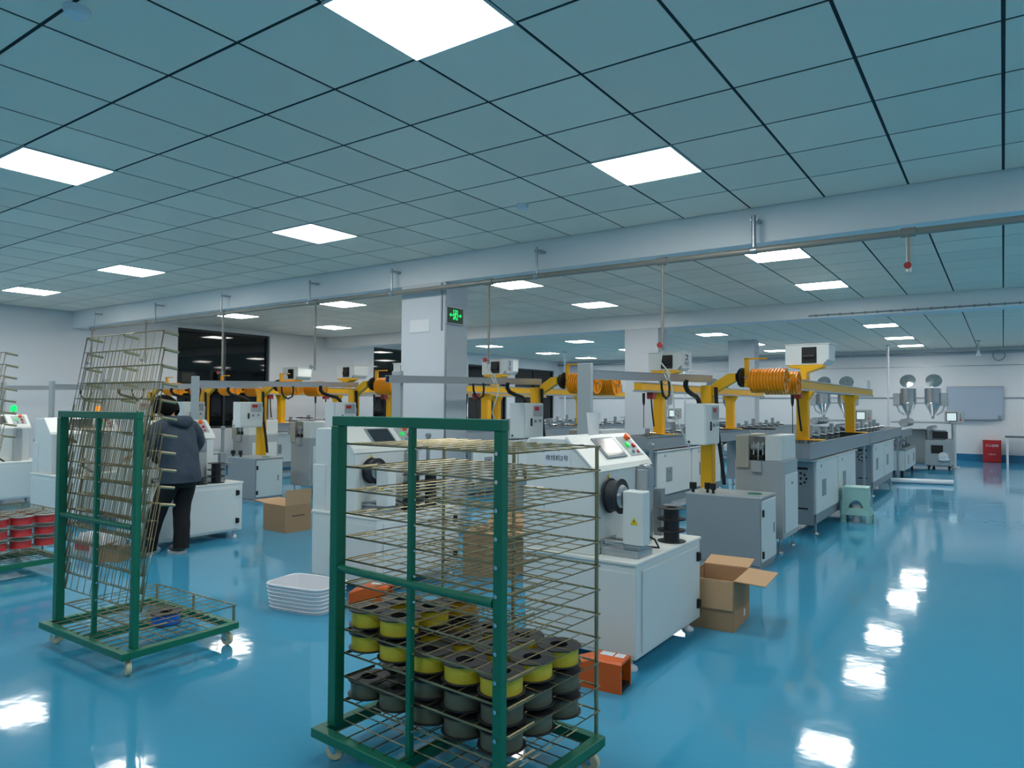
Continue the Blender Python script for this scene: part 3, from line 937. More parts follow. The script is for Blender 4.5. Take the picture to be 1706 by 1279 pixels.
# ------------------------------------------------------------------ yellow overhead beam standing on the troughs
def make_overhead():
    t = thing('overhead_beam', '', 'gantry', (-2.08, 9.45, 1.085), group='yellow overhead beams')
    MB().box(-0.06, 0.06, -0.75, 5.4, 0.64, 0.74).build('beam', 'yellow_paint', t, bevel=0.005)
    MB().box(-0.075, 0.075, -0.75, 5.4, 0.615, 0.64).box(-0.07, 0.07, -0.75, 5.35, 0.74, 0.755).build('beam_flanges', 'aluminium', t)
    MB().box(-0.05, 0.05, 5.4, 5.42, 0.65, 0.73).build('end_cap', 'machine_dark_grey', t)
    for y in (0.0, 3.35):
        p = MB().prism([(-0.07, 0.012), (-0.07, 0.50), (-0.13, 0.60), (-0.13, 0.615), (0.13, 0.615), (0.13, 0.60), (0.07, 0.50), (0.07, 0.012)], y - 0.06, y + 0.06, 'Y')
        p.box(-0.19, 0.25, y - 0.10, y + 0.10, 0.0, 0.012)
        p.build('post', 'yellow_paint', t, bevel=0.004)
    # gauge box on a goose neck bracket
    MB().prism([(0.0, 0.74), (0.0, 0.86), (0.20, 0.93), (0.20, 0.96), (-0.22, 0.96), (-0.22, 0.93), (-0.08, 0.91), (-0.06, 0.74)], 0.20, 0.40, 'Y').build('bracket', 'yellow_paint', t, bevel=0.003)
    gb = MB()
    ch = [(-0.27, 0.96), (-0.27, 1.225), (0.27, 1.225), (0.27, 1.02), (0.21, 0.96)]
    gb.prism(ch, 0.22, 0.60, 'Y')
    g = gb.build('gauge_box', 'machine_white', t, bevel=0.006)
    MB().box(-0.06, 0.12, 0.205, 0.222, 0.985, 1.19).build('window_frame', 'black_plastic', g, bevel=0.002)
    MB().box(-0.04, 0.10, 0.200, 0.206, 1.01, 1.17).cyl((-0.04, 0.20, 1.07), (0.10, 0.20, 1.07), 0.03, 10).build('roller', 'black_plastic', g)
    MB().box(-0.285, 0.285, 0.21, 0.61, 1.225, 1.235).build('box_lid', 'console_white', g)
    MB().prism([(0.212, 0.962), (0.268, 1.018), (0.255, 1.03), (0.20, 0.975)], 0.215, 0.22, 'Y').build('chamfer_vent', 'machine_dark_grey', g)
    # dangling probe, cable clips and red isolator
    MB().lathe([(0, 0.60), (0.022, 0.60), (0.018, 0.46), (0.006, 0.42), (0, 0.42)], c=(0.0, -0.55, 0), n=10).build('probe', 'black_plastic', t)
    MB().cyl((0.0, -0.55, 0.42), (0.0, -0.55, 0.10), 0.005, 6).build('probe_cable', 'black_rubber', t)
    MB().box(-0.05, 0.05, -0.34, -0.24, 0.52, 0.615).build('isolator', 'valve_red', t, bevel=0.006)
    MB().tube([(0.0, -0.29, 0.52), (0.02, -0.29, 0.3), (0.04, -0.28, 0.12)], 0.012, 8).build('isolator_cable', 'black_rubber', t)
    MB().box(-0.02, 0.02, 5.3, 5.34, 0.74, 0.92).build('end_peg', 'machine_dark_grey', t)
    return t


ov0 = make_overhead()
ovs = []
for k, dx in enumerate(LDX):
    o = ov0 if k == 0 else copy_tree(ov0)
    o.location = (-2.08 + dx, 9.45 + (0.45 if k else 0), 1.085 if k < 4 else 1.085)
    o['label'] = 'yellow overhead beam with white gauge box, %s' % line_name(k)
    ovs.append(o)
for k in (4, 5):     # hidden tanks under the leftmost beams
    o = copy_tree(tr0)
    o.location = (-1.80 + LDX[k], 8.5 + 0.35, 0)
    o['label'] = 'near grey cooling trough section on white cabinets, %s' % line_name(k)
for k, num in ((1, '2'), (2, '3')):
    pl = MB().box(0.274, 0.42, 0.215, 0.219, 0.98, 1.215).build('number_plate', 'paper_white', ovs[k], bevel=0.001)
    text('plate_number', num, 0.12, (0.347, 0.2135, 1.14), FACE_NY, 'ink_black', pl)
    text('plate_character', '号', 0.085, (0.347, 0.2135, 1.04), FACE_NY, 'ink_black', pl)


# ------------------------------------------------------------------ low die stand between tank and extruder
def make_die_stand():
    t = thing('sizing_stand', '', 'machine', (-1.75, 17.3, 0), group='sizing stands')
    MB().box(-0.5, 0, 0, 2.2, 0.14, 0.58).build('cabinet', 'machine_grey', t, bevel=0.006)
    MB().box(-0.52, 0.02, -0.02, 2.22, 0.58, 0.60).build('deck', 'machine_dark_grey', t)
    for a_ in (0.05, 1.12):
        d = MB().box(0.0, 0.015, a_, a_ + 1.02, 0.16, 0.56).build('door', 'machine_white', t, bevel=0.004)
        MB().box(0.015, 0.018, a_ + 0.45, a_ + 0.62, 0.26, 0.46).build('handle_recess', 'machine_dark_grey', d)
    MB().box(-0.5, 0.0, -0.006, 0.0, 0.15, 0.57).build('end_panel', 'machine_white', t)
    ms = MB()
    for q in range(8):
        y = 0.2 + q * 0.25
        ms.cyl((-0.25 + 0.12 * math.sin(q * 2.1), y, 0.60), (-0.25 + 0.12 * math.sin(q * 2.1), y, 0.72 + 0.05 * (q % 3)), 0.035, 10)
        ms.box(-0.4, -0.1, y + 0.05, y + 0.09, 0.60, 0.66)
    ms.tube([(-0.1, 0.1, 0.70), (-0.12, 0.8, 0.78), (-0.1, 1.5, 0.72), (-0.2, 2.1, 0.80)], 0.02, 8)
    ms.build('fittings', 'steel', t)
    MB().box(-0.45, -0.05, 0.0, 2.1, 0.84, 1.02).box(-0.40, -0.34, 0.2, 0.26, 0.6, 0.84).box(-0.40, -0.34, 1.8, 1.86, 0.6, 0.84).build('upper_tank', 'tank_grey', t, bevel=0.004)
    for (x, y) in ((-0.06, 0.1), (-0.06, 2.1), (-0.44, 0.1), (-0.44, 2.1)):
        MB().cyl((x, y, 0.05), (x, y, 0.14), 0.02, 8).cyl((x - 0.02, y, 0.05), (x + 0.02, y, 0.05), 0.05, 14).build('caster', 'black_rubber', t)
    return t


ds0 = make_die_stand()
for k, dx in enumerate(LDX[:3]):
    o = ds0 if k == 0 else copy_tree(ds0)
    o.location = (-1.75 + dx, 17.3 + (0.4 if k else 0), 0)
    o['label'] = 'low white sizing stand with pipe fittings before the extruder, %s' % line_name(k)


# ------------------------------------------------------------------ extruder with two drying hoppers
def make_extruder():
    t = thing('extruder', '', 'extruder', (-2.0, 19.9, 0), group='extruders with twin hoppers')
    MB().box(0.42, 0.98, 0.0, 1.6, 0.10, 0.72).build('base', 'machine_grey', t, bevel=0.02)
    MB().box(-0.35, 0.42, 0.5, 1.6, 0.10, 0.95).build('gear_housing', 'machine_grey', t, bevel=0.02)
    MB().box(0.50, 0.85, 0.05, 0.55, 0.72, 0.95).build('motor_cover', 'machine_dark_grey', t, bevel=0.02)
    MB().box(0.55, 0.80, -0.01, 0.0, 0.40, 0.60).build('display_panel', 'black_plastic', t)
    MB().box(0.58, 0.90, 0.03, 0.10, 0.76, 0.93).build('inlet_grille', 'black_plastic', t)
    bl = MB().cyl((0.0, -0.36, 1.13), (0.0, 1.5, 1.13), 0.07, 14).cyl((0.53, -0.1, 1.0), (0.53, 1.5, 1.0), 0.06, 14)
    for q in range(6):
        bl.cyl((0.0, -0.32 + q * 0.28, 1.13), (0.0, -0.20 + q * 0.28, 1.13), 0.10, 14)
    bl.build('barrels', 'steel', t)
    MB().box(-0.30, 0.90, -0.2, 1.4, 1.13, 1.16).build('deck_plate', 'aluminium', t)
    MB().sphere((0.80, -0.02, 0.33), 0.11, sc=(1, 0.5, 1)).sphere((0.82, -0.03, 0.26), 0.10, sc=(1.2, 0.5, 0.5)).build('blower_cover', 'white_plastic', t)
    for (x, tl, sd) in ((-0.03, -0.5, -1), (0.52, 0.55, 1)):
        h = MB().lathe([(0.0, 1.22), (0.035, 1.22), (0.035, 1.29), (0.19, 1.62), (0.19, 2.0), (0.18, 2.0), (0.0, 2.005)], c=(x, 1.1, 0), n=26)
        hp = h.build('hopper', 'stainless', t)
        MB().lathe([(0.195, 1.60), (0.205, 1.605), (0.205, 1.625), (0.195, 1.63)], c=(x, 1.1, 0), n=26).build('hopper_band', 'stainless', hp)
        MB().box(x + sd * 0.26 - 0.08, x + sd * 0.26 + 0.08, 1.02, 1.18, 1.55, 1.88).cyl((x + sd * 0.19, 1.1, 1.7), (x + sd * 0.24, 1.1, 1.7), 0.04, 10).build('dryer_blower', 'aluminium', hp, bevel=0.02)
        MB().tube([(x + sd * 0.26, 1.1, 1.56), (x + sd * 0.2, 1.08, 1.40), (x + sd * 0.08, 1.07, 1.32)], 0.02, 8).build('air_duct', 'aluminium', hp)
        ld = MB().lathe([(0, 0), (0.19, 0), (0.185, 0.02), (0.06, 0.035), (0, 0.035)], n=26).lathe([(0, 0.03), (0.035, 0.03), (0.03, 0.06), (0, 0.06)], n=12)
        ld.build('open_lid', 'stainless', hp, loc=(x + 0.02 * sd, 1.24, 2.20), rot=(math.radians(62), math.radians(10 * sd), 0))
    MB().box(-0.06, 0.60, 1.07, 1.13, 1.60, 1.64).build('hopper_link', 'aluminium', t)
    sc = MB().cyl((0.97, 1.1, 0.0), (0.97, 1.1, 1.12), 0.05, 12).box(0.85, 1.09, 0.98, 1.22, 0.0, 0.02)
    sc.build('screen_pole', 'machine_white', t)
    cs = MB().box(0.77, 1.19, 1.03, 1.13, 1.10, 1.44).build('screen_case', 'machine_grey', t, bevel=0.012)
    MB().box(0.81, 1.05, 1.024, 1.03, 1.16, 1.39).build('screen_bezel', 'black_plastic', cs)
    MB().box(0.83, 1.03, 1.020, 1.024, 1.18, 1.37).build('screen', 'screen_lit', cs)
    for z in (1.2, 1.27, 1.34):
        MB().cyl((1.12, 1.03, z), (1.12, 1.018, z), 0.022, 10).build('button', 'button_red' if z < 1.25 else 'chrome', cs)
    for (x, y) in ((0.5, 0.08), (0.92, 0.08), (0.5, 1.5), (0.92, 1.5), (-0.3, 1.5), (-0.3, 0.6)):
        MB().cyl((x - 0.02, y, 0.05), (x + 0.02, y, 0.05), 0.05, 14).box(x - 0.03, x + 0.03, y - 0.03, y + 0.03, 0.05, 0.11).build('caster', 'black_rubber', t)
    return t


ex0 = make_extruder()
for k, dx in enumerate(LDX[:4]):
    o = ex0 if k == 0 else copy_tree(ex0)
    o.location = (-2.0 + dx, 19.9 + (0.4 if k else 0), 0)
    o['label'] = 'extruder with two shiny open-lidded hoppers and screen, %s' % line_name(k)

# ================================================================== spools
SP_R, SP_H = 0.0915, 0.073


def make_spool(fil, flange='spool_black', wound=0.080):
    t = thing('filament_spool', '', 'spool', (0, 0, 0))
    m_ = MB()
    R, H, hr, ft = SP_R, SP_H, 0.037, 0.005
    m_.lathe([(hr, 0), (R - 0.002, 0), (R, 0.002), (R, ft), (0.05, ft), (0.05, H - ft), (R, H - ft), (R, H - 0.002), (R - 0.002, H), (hr, H), (hr, 0)], n=32)
    m_.build('reel', flange, t)
    if fil:
        MB().lathe([(0.049, ft), (wound, ft), (wound, H - ft), (0.049, H - ft)], n=32).build('filament', fil, t)
    return t


PROTO = {}


def spool(kind, loc, label, group, rz=0.0):
    fil, fl = {'yellow': ('filament_yellow', 'spool_black'), 'dark': ('filament_dark', 'spool_black'), 'red': ('filament_red', 'flange_grey'),
               'blue': ('filament_blue', 'spool_black'), 'gold': ('filament_gold', 'spool_black'), 'empty': (None, 'spool_black')}[kind]
    if kind not in PROTO:
        PROTO[kind] = make_spool(fil, fl)
        o = PROTO[kind]
    else:
        o = copy_tree(PROTO[kind])
    o.location = loc
    o.rotation_euler = (0, 0, rz)
    o['label'] = label
    o['group'] = group
    return o


# ================================================================== spool trolleys with hinged wire shelves
SH_Z0, SH_DZ, NSH = 0.235, 0.0995, 12
CW, CD = 1.01, 0.72
S_U0, S_U1, S_V0, S_V1 = 0.075, 0.985, 0.10, 0.70


def shelf_mesh():
    """hinged wire shelf lying flat, local origin on the hinge line (u = x, depth = y)"""
    m_ = MB()
    L = S_V1 - S_V0
    r = 0.0026
    # rim
    m_.tube([(S_U0, 0, 0), (S_U0, L, 0), (S_U1, L, 0), (S_U1, 0, 0)], 0.0042, 6, closed=True)
    n1 = 11
    for q in range(1, n1):
        x = S_U0 + (S_U1 - S_U0) * q / n1
        m_.tube([(x, 0, 0.004), (x, L, 0.004)], r, 4)
    n2 = 6
    for q in range(1, n2):
        y = L * q / n2
        m_.tube([(S_U0, y, -0.002), (S_U1, y, -0.002)], r * 0.85, 4)
    # short doubled wires beside the outer posts
    for x in (S_U0 + 0.014, S_U1 - 0.014):
        m_.tube([(x, 0, 0.0), (x, 0.16, 0.0)], 0.004, 4)
    return m_


def tube_mesh():
    return MB().cyl((0, 0, -0.004), (0, 0, -0.094), 0.0085, 10)


TUBE_AT = [(x, S_V1 - S_V0 - 0.006, 0) for x in (S_U0 + 0.012, (S_U0 + S_U1) / 2, S_U1 - 0.012)]


def make_cart(name, label, loc, rz, flat):
    t = thing(name, label, 'trolley', loc, rz, group='green spool trolleys')
    zt, zb = 0.135, 0.095
    fr = MB()
    fr.box(0, CW, 0, 0.045, zb, zt).box(0, CW, CD - 0.045, CD, zb, zt).box(0, 0.045, 0.045, CD - 0.045, zb, zt).box(CW - 0.045, CW, 0.045, CD - 0.045, zb, zt)
    fr.box(0.485, 0.525, 0.045, CD - 0.045, zb, zt)
    fr.build('base_frame', 'green_frame', t, bevel=0.003)
    for (u, wd) in ((0.05, 0.025), (0.505, 0.013), (0.955, 0.019)):
        MB().box(u - wd, u + wd, 0.09 - wd, 0.09 + wd, zt, 1.408).build('post', 'green_frame', t, bevel=0.003)
    MB().box(0.05 - 0.025, 0.955 + 0.019, 0.069, 0.111, 1.408, 1.45).build('top_rail', 'green_frame', t, bevel=0.003)
    MB().cyl((0.075, 0.085, 0.80), (0.93, 0.085, 0.80), 0.017, 12).build('cross_bar', 'green_frame', t)
    bolts = MB()
    for k in range(NSH):
        z = SH_Z0 + k * SH_DZ
        hexbolt(bolts, (0.955, 0.070, z), 'Y', 0.008, 0.007)
        bolts.cyl((0.014, 0.080, z), (0.026, 0.080, z), 0.007, 6)
        bolts.cyl((0.519, 0.088, z), (0.526, 0.088, z), 0.006, 6)
    bolts.build('hinge_bolts', 'chrome', t)
    # base grid
    bg = MB()
    for q in range(1, 12):
        x = 0.045 + (CW - 0.09) * q / 12
        bg.tube([(x, 0.03, zt + 0.003), (x, CD - 0.03, zt + 0.003)], 0.0032, 4)
    for q in range(1, 8):
        y = 0.045 + (CD - 0.09) * q / 8
        bg.tube([(0.03, y, zt + 0.008), (CW - 0.03, y, zt + 0.008)], 0.003, 4)
    bg.build('base_grid', 'brass_wire', t)
    global SHELF, TUBES
    for k in range(NSH):
        z = SH_Z0 + k * SH_DZ
        if SHELF is None:
            SHELF = shelf_mesh().build('wire_shelf', 'brass_wire', t)
            TUBES = tube_mesh().build('spacer_tube', 'brass_tube', SHELF, loc=TUBE_AT[0])
            sh = SHELF
        else:
            sh = SHELF.copy()
            COL.objects.link(sh)
            sh.parent = t
        for q in range(1 if k == 0 and sh is SHELF else 0, 3):
            tb = TUBES.copy()
            COL.objects.link(tb)
            tb.parent = sh
            tb.location = TUBE_AT[q]
        sh.location = (0, S_V0 + 0.012, z)
        sh.rotation_euler = (0, 0, 0) if k in flat else (math.radians(80 + 0.25 * ((k * 7) % 5)), 0, 0)
    for (u, v, a_) in ((0.06, 0.06, 0.5), (0.95, 0.06, -0.3), (0.95, 0.66, 0.2), (0.06, 0.66, 0.9)):
        c = MB().box(-0.03, 0.03, -0.03, 0.03, 0.088, 0.095).cyl((0, 0, 0.075), (0, 0, 0.09), 0.018, 12)
        for s_ in (-1, 1):
            c.prism([(-0.018, 0.078), (0.018, 0.078), (0.03, 0.035), (0.012, 0.028)], s_ * 0.016 - 0.0015, s_ * 0.016 + 0.0015, 'Y')
        c.cyl((0.02, -0.02, 0.04), (0.02, 0.02, 0.04), 0.006, 8)
        cc = c.build('caster_fork', 'chrome', t, loc=(u, v, 0), rot=(0, 0, a_))
        MB().lathe([(0, -0.013), (0.036, -0.013), (0.04, -0.008), (0.04, 0.008), (0.036, 0.013), (0, 0.013)], c=(0.02, 0, 0.04), axis='Y', n=22).build('caster_wheel', 'caster_cream', cc)
    return t


SHELF = TUBES = None
A_LOC, A_RZ = (-2.42, 2.005, 0), math.radians(-3.5)
B_LOC, B_RZ = (-4.95, 1.97, 0), math.radians(0.5)
C_LOC, C_RZ = (-7.87, 2.23, 0), 0.0
make_cart('spool_trolley', 'green framed wire shelf trolley in the foreground loaded with yellow and black spools', A_LOC, A_RZ, set(range(NSH)))
make_cart('spool_trolley', 'green trolley on the left with its wire shelves folded up', B_LOC, B_RZ, {0})
make_cart('spool_trolley', 'green trolley at the left edge carrying red spools', C_LOC, C_RZ, {0, 1, 2, 3})


def on_cart(loc, rz, u, v, k):
    z = (SH_Z0 + k * SH_DZ + 0.0075) if k >= 0 else 0.147
    c, s_ = math.cos(rz), math.sin(rz)
    return (loc[0] + u * c - v * s_, loc[1] + u * s_ + v * c, z)


US, VS = [0.12, 0.306, 0.492, 0.678, 0.864], [0.215, 0.403, 0.59]
COLN = ['leftmost', 'second from left', 'middle', 'second from right', 'rightmost']
ROWN = ['front', 'middle', 'back']
rr = random.Random(3)


def fill(kind, k, cells, loc, rz, what, level, grp):
    for (i, j) in cells:
        p = on_cart(loc, rz, US[i] + rr.uniform(-0.001, 0.001), VS[j] + rr.uniform(-0.002, 0.002), k)
        spool(kind, p, '%s, %s, %s in the %s row' % (what, level, COLN[i], ROWN[j]), grp, rr.uniform(0, 6))


allc = [(i, j) for j in range(3) for i in range(5)]
G = 'spools on the foreground trolley'
fill('dark', 0, allc, A_LOC, A_RZ, 'grey-black filament spool', 'bottom layer of the near trolley', G)
fill('dark', 1, [(i, j) for (i, j) in allc if i >= 2], A_LOC, A_RZ, 'grey-black filament spool', 'second layer of the near trolley', G)
fill('yellow', 2, allc, A_LOC, A_RZ, 'yellow filament spool', 'third layer of the near trolley', G)
fill('yellow', 3, [(0, 0), (1, 0), (0, 1), (1, 1)], A_LOC, A_RZ, 'yellow filament spool', 'fourth layer of the near trolley', G)
fill('gold', 3, [(1, 2)], A_LOC, A_RZ, 'gold filament spool', 'fourth layer of the near trolley', G)
G = 'red spools on the left edge trolley'
fill('red', 0, [(4, 0), (4, 1), (4, 2)], C_LOC, C_RZ, 'red filament spool', 'bottom layer at the left edge', G)
fill('red', 1, [(4, 0), (4, 1), (4, 2)], C_LOC, C_RZ, 'red filament spool', 'middle layer at the left edge', G)
fill('red', 2, [(4, 0), (4, 1), (4, 2), (3, 0), (3, 1), (3, 2), (2, 1), (2, 2)], C_LOC, C_RZ, 'red filament spool', 'top layer at the left edge', G)
spool('blue', on_cart(B_LOC, B_RZ, 0.70, 0.42, -1), 'blue filament spool under the bottom wire shelf of the folded trolley', 'single spools')

# black empty spools standing on the winder tables
ST = [((-1.79, 4.41, 0.6205), 3, 'on the table of the rightmost winder'), ((-4.095, 4.66, 0.6205), 4, 'in the right stack on the second winder table'),
      ((-4.095, 4.44, 0.6205), 4, 'in the left stack on the second winder table'), ((-7.20, 4.60, 0.6205), 3, 'in the tall stack on the winder by the person'),
      ((-7.20, 4.39, 0.6205), 1, 'alone on the winder by the person')]
for (p, n, where) in ST:
    for q in range(n):
        nm = ['bottom', 'second', 'third', 'fourth'][q] if n > 1 else ''
        spool('empty', (p[0], p[1], p[2] + q * (SP_H + 0.0005)), ('%s empty black spool %s' % (nm, where)).strip(), 'empty black spools', q * 0.7)

# ================================================================== plastic cup on the first winder
t = thing('plastic_cup', 'translucent white plastic cup on top of the rightmost winder', 'cup', (-2.27, 4.23, 1.3005))
MB().lathe([(0, 0), (0.034, 0), (0.047, 0.15), (0.049, 0.15), (0.049, 0.154), (0.045, 0.154), (0.032, 0.004), (0, 0.004)], n=28).build('cup_wall', 'clear_plastic', t)
MB().lathe([(0, 0.006), (0.0325, 0.006), (0.0395, 0.085), (0, 0.085)], n=28).build('cup_contents', 'white_plastic', t)


# ================================================================== foot pedals
def make_pedal(label, loc, rz):
    t = thing('foot_pedal', label, 'foot pedal', loc, rz, group='orange foot pedals')
    h = MB()
    # hood: open at +Y end (front), raised on the side walls
    prof = [(-0.065, 0.0), (-0.065, 0.125), (-0.055, 0.135), (0.055, 0.135), (0.065, 0.125), (0.065, 0.0), (0.056, 0.0), (0.056, 0.122), (-0.056, 0.122), (-0.056, 0.0)]
    n = len(prof)
    vs = [(x, -0.13, z if z < 0.05 else z * 0.72) for x, z in prof] + [(x, -0.02, z) for x, z in prof] + [(x, 0.13, z) for x, z in prof]
    fs = []
    for a_ in (0, 1):
        for i in range(n):
            fs.append((a_ * n + i, a_ * n + (i + 1) % n, (a_ + 1) * n + (i + 1) % n, (a_ + 1) * n + i))
    for base, rev in ((0, False), (2 * n, True)):
        for q in ((0, 1, 8, 9), (1, 2, 3, 4), (1, 4, 7, 8), (4, 5, 6, 7)):
            f = tuple(base + i for i in q)
            fs.append(f[::-1] if rev else f)
    h.add(vs, fs)
    h.box(-0.056, 0.056, -0.128, -0.118, 0.0, 0.09)
    hd = h.build('hood', 'orange_plastic', t)
    MB().box(-0.045, 0.0, -0.005, 0.06, 0.1355, 0.1365).build('sticker', 'paper_white', hd)
    MB().box(-0.045, 0.0, 0.07, 0.115, 0.1355, 0.1365).build('sticker', 'paper_white', hd)
    MB().box(-0.055, 0.055, -0.12, 0.125, 0.0, 0.02).build('base', 'black_rubber', t)
    MB().box(-0.04, 0.04, -0.05, 0.10, 0.03, 0.05, rot=(0.25, 0, 0)).box(-0.03, 0.03, -0.08, -0.04, 0.02, 0.06).build('treadle', 'black_plastic', t)
    MB().tube([(0.0, -0.12, 0.03), (0.0, -0.17, 0.02), (-0.05, -0.25, 0.008), (-0.12, -0.22, 0.008)], 0.006, 6).build('cable', 'hose_white', t)
    t.scale = (1.2, 1.12, 1.2)
    return t


make_pedal('orange foot pedal on the floor before the rightmost winder', (-1.80, 3.44, 0), math.radians(-84))
make_pedal('orange foot pedal behind the white basket', (-3.88, 3.76, 0), math.radians(-62))


# ================================================================== cardboard boxes
def make_box(name, label, loc, rz, sx, sy, sz, flaps, mark=None):
    """open carton; flaps: dict side -> (angle in degrees: 90 = upright, 0 = flat outwards, -80 = hanging, 180 = closed)"""
    t = thing(name, label, 'cardboard box', loc, rz, group='open cardboard boxes')
    w_ = 0.006
    b = MB()
    b.box(-sx / 2, sx / 2, -sy / 2, sy / 2, 0, w_)
    b.box(-sx / 2, sx / 2, -sy / 2, -sy / 2 + w_, w_, sz).box(-sx / 2, sx / 2, sy / 2 - w_, sy / 2, w_, sz)
    b.box(-sx / 2, -sx / 2 + w_, -sy / 2 + w_, sy / 2 - w_, w_, sz).box(sx / 2 - w_, sx / 2, -sy / 2 + w_, sy / 2 - w_, w_, sz)
    b.build('carton', 'cardboard', t)
    for side, (ang, ln) in flaps.items():
        a_ = math.radians(ang)
        c, s_ = math.cos(a_), math.sin(a_)
        if side in ('+x', '-x'):
            sg_ = 1 if side == '+x' else -1
            hw = sy / 2 - 0.004
            p = [(sg_ * sx / 2, -hw, sz), (sg_ * sx / 2, hw, sz), (sg_ * (sx / 2 + ln * c), hw, sz + ln * s_), (sg_ * (sx / 2 + ln * c), -hw, sz + ln * s_)]
            nrm = Vector((-sg_ * s_, 0, c))
        else:
            sg_ = 1 if side == '+y' else -1
            hw = sx / 2 - 0.004
            p = [(-hw, sg_ * sy / 2, sz), (hw, sg_ * sy / 2, sz), (hw, sg_ * (sy / 2 + ln * c), sz + ln * s_), (-hw, sg_ * (sy / 2 + ln * c), sz + ln * s_)]
            nrm = Vector((0, -sg_ * s_, c))
        vs = [Vector(q) for q in p] + [Vector(q) + nrm * w_ for q in p]
        MB().add(vs, [(0, 1, 2, 3), (7, 6, 5, 4), (0, 4, 5, 1), (1, 5, 6, 2), (2, 6, 7, 3), (3, 7, 4, 0)]).build('flap', 'cardboard_light', t)
    if mark == 'stripe':
        MB().box(sx / 2, sx / 2 + 0.001, -sy * 0.25, sy * 0.25, sz * 0.58, sz * 0.61).build('printed_line', 'ink_black', t)
    if mark == 'tag':
        MB().box(sx / 2, sx / 2 + 0.001, 0.05, 0.09, sz * 0.12, sz * 0.26).build('white_tag', 'paper_white', t)
    return t


make_box('cardboard_box', 'open cardboard box beside the rightmost winder cabinet, one flap sticking out', (-1.665, 4.95, 0), math.radians(4), 0.33, 0.46, 0.335,
         {'+x': (-3, 0.20), '-y': (-86, 0.19), '+y': (8, 0.2)}, 'tag')
make_box('cardboard_box', 'open cardboard box on the blue floor with one flap standing upright', (-7.07, 5.46, 0), math.radians(-3), 0.44, 0.36, 0.315,
         {'+x': (86, 0.18), '-x': (4, 0.2), '-y': (168, 0.16)}, 'stripe')
make_box('cardboard_box', 'cardboard box with spread flaps seen through the wire shelves', (-3.78, 5.20, 0), math.radians(12), 0.42, 0.5, 0.38,
         {'+x': (-4, 0.2), '-x': (170, 0.2), '+y': (30, 0.2), '-y': (175, 0.2)})
make_box('cardboard_box', 'small brown carton on the floor behind the folded trolley', (-7.0, 3.42, 0), math.radians(30), 0.22, 0.20, 0.12,
         {'+x': (20, 0.1), '-x': (150, 0.1)})

# white crate-like bag behind the folded trolley, and the white basket
t = thing('plastic_bag', 'crumpled white plastic sack on the floor behind the folded trolley', 'sack', (-7.45, 3.50, 0), 0.2)
bm_ = MB()
nU, nV = 20, 8
vs = []
rq = random.Random(5)
for j in range(nV + 1):
    f_ = j / nV
    for i in range(nU):
        a_ = 2 * PI * i / nU
        rx = 0.24 * (1 - 0.25 * f_ ** 3) * (1 + rq.uniform(-0.06, 0.06))
        ry = 0.18 * (1 - 0.25 * f_ ** 3) * (1 + rq.uniform(-0.06, 0.06))
        vs.append((rx * math.copysign(abs(math.cos(a_)) ** 0.6, math.cos(a_)), ry * math.copysign(abs(math.sin(a_)) ** 0.6, math.sin(a_)), 0.2 * f_ + (rq.uniform(-0.015, 0.015) if j else 0.0)))
fs = [(j * nU + i, j * nU + (i + 1) % nU, (j + 1) * nU + (i + 1) % nU, (j + 1) * nU + i) for j in range(nV) for i in range(nU)]
vs.append((0, 0, 0.19))
fs += [(nV * nU + i, nV * nU + (i + 1) % nU, len(vs) - 1) for i in range(nU)]
bm_.add(vs, fs, True).build('sack_skin', 'white_plastic', t)
MB().box(-0.10, 0.10, -0.195, -0.185, 0.06, 0.13).build('printed_patch', 'filament_red', t)

t = thing('white_basket', 'white woven plastic basket on the floor beside the foreground trolley', 'basket', (-4.25, 3.47, 0), math.radians(10))
bk = MB()


def ring(hx, hy, z, n=32):
    return [(hx * math.copysign(abs(math.cos(2 * PI * i / n)) ** 0.35, math.cos(2 * PI * i / n)), hy * math.copysign(abs(math.sin(2 * PI * i / n)) ** 0.35, math.sin(2 * PI * i / n)), z) for i in range(n)]


lv = [ring(0.24, 0.16, 0.0), ring(0.262, 0.18, 0.18), ring(0.25, 0.168, 0.18), ring(0.23, 0.15, 0.008)]
vs = [p for r_ in lv for p in r_]
n = 32
fs = [(j * n + i, j * n + (i + 1) % n, (j + 1) * n + (i + 1) % n, (j + 1) * n + i) for j in range(3) for i in range(n)]
fs += [tuple(range(n))[::-1], tuple(3 * n + i for i in range(n))]
bk.add(vs, fs)
bk.build('basket_body', 'white_plastic', t)
wv = MB()
for q in range(6):
    z = 0.02 + q * 0.028
    wv.tube(ring(0.244 + 0.022 * z / 0.18, 0.164 + 0.02 * z / 0.18, z), 0.004, 4, closed=True)
wv.build('woven_bands', 'white_plastic', t)
MB().tube(ring(0.262, 0.18, 0.182), 0.009, 8, closed=True).build('rim', 'white_plastic', t)


# ================================================================== stool
t = thing('plastic_stool', 'pale green plastic stool beside the near cooling trough', 'stool', (-1.60, 10.30, 0), math.radians(4))
H, hb, ht = 0.46, 0.185, 0.145


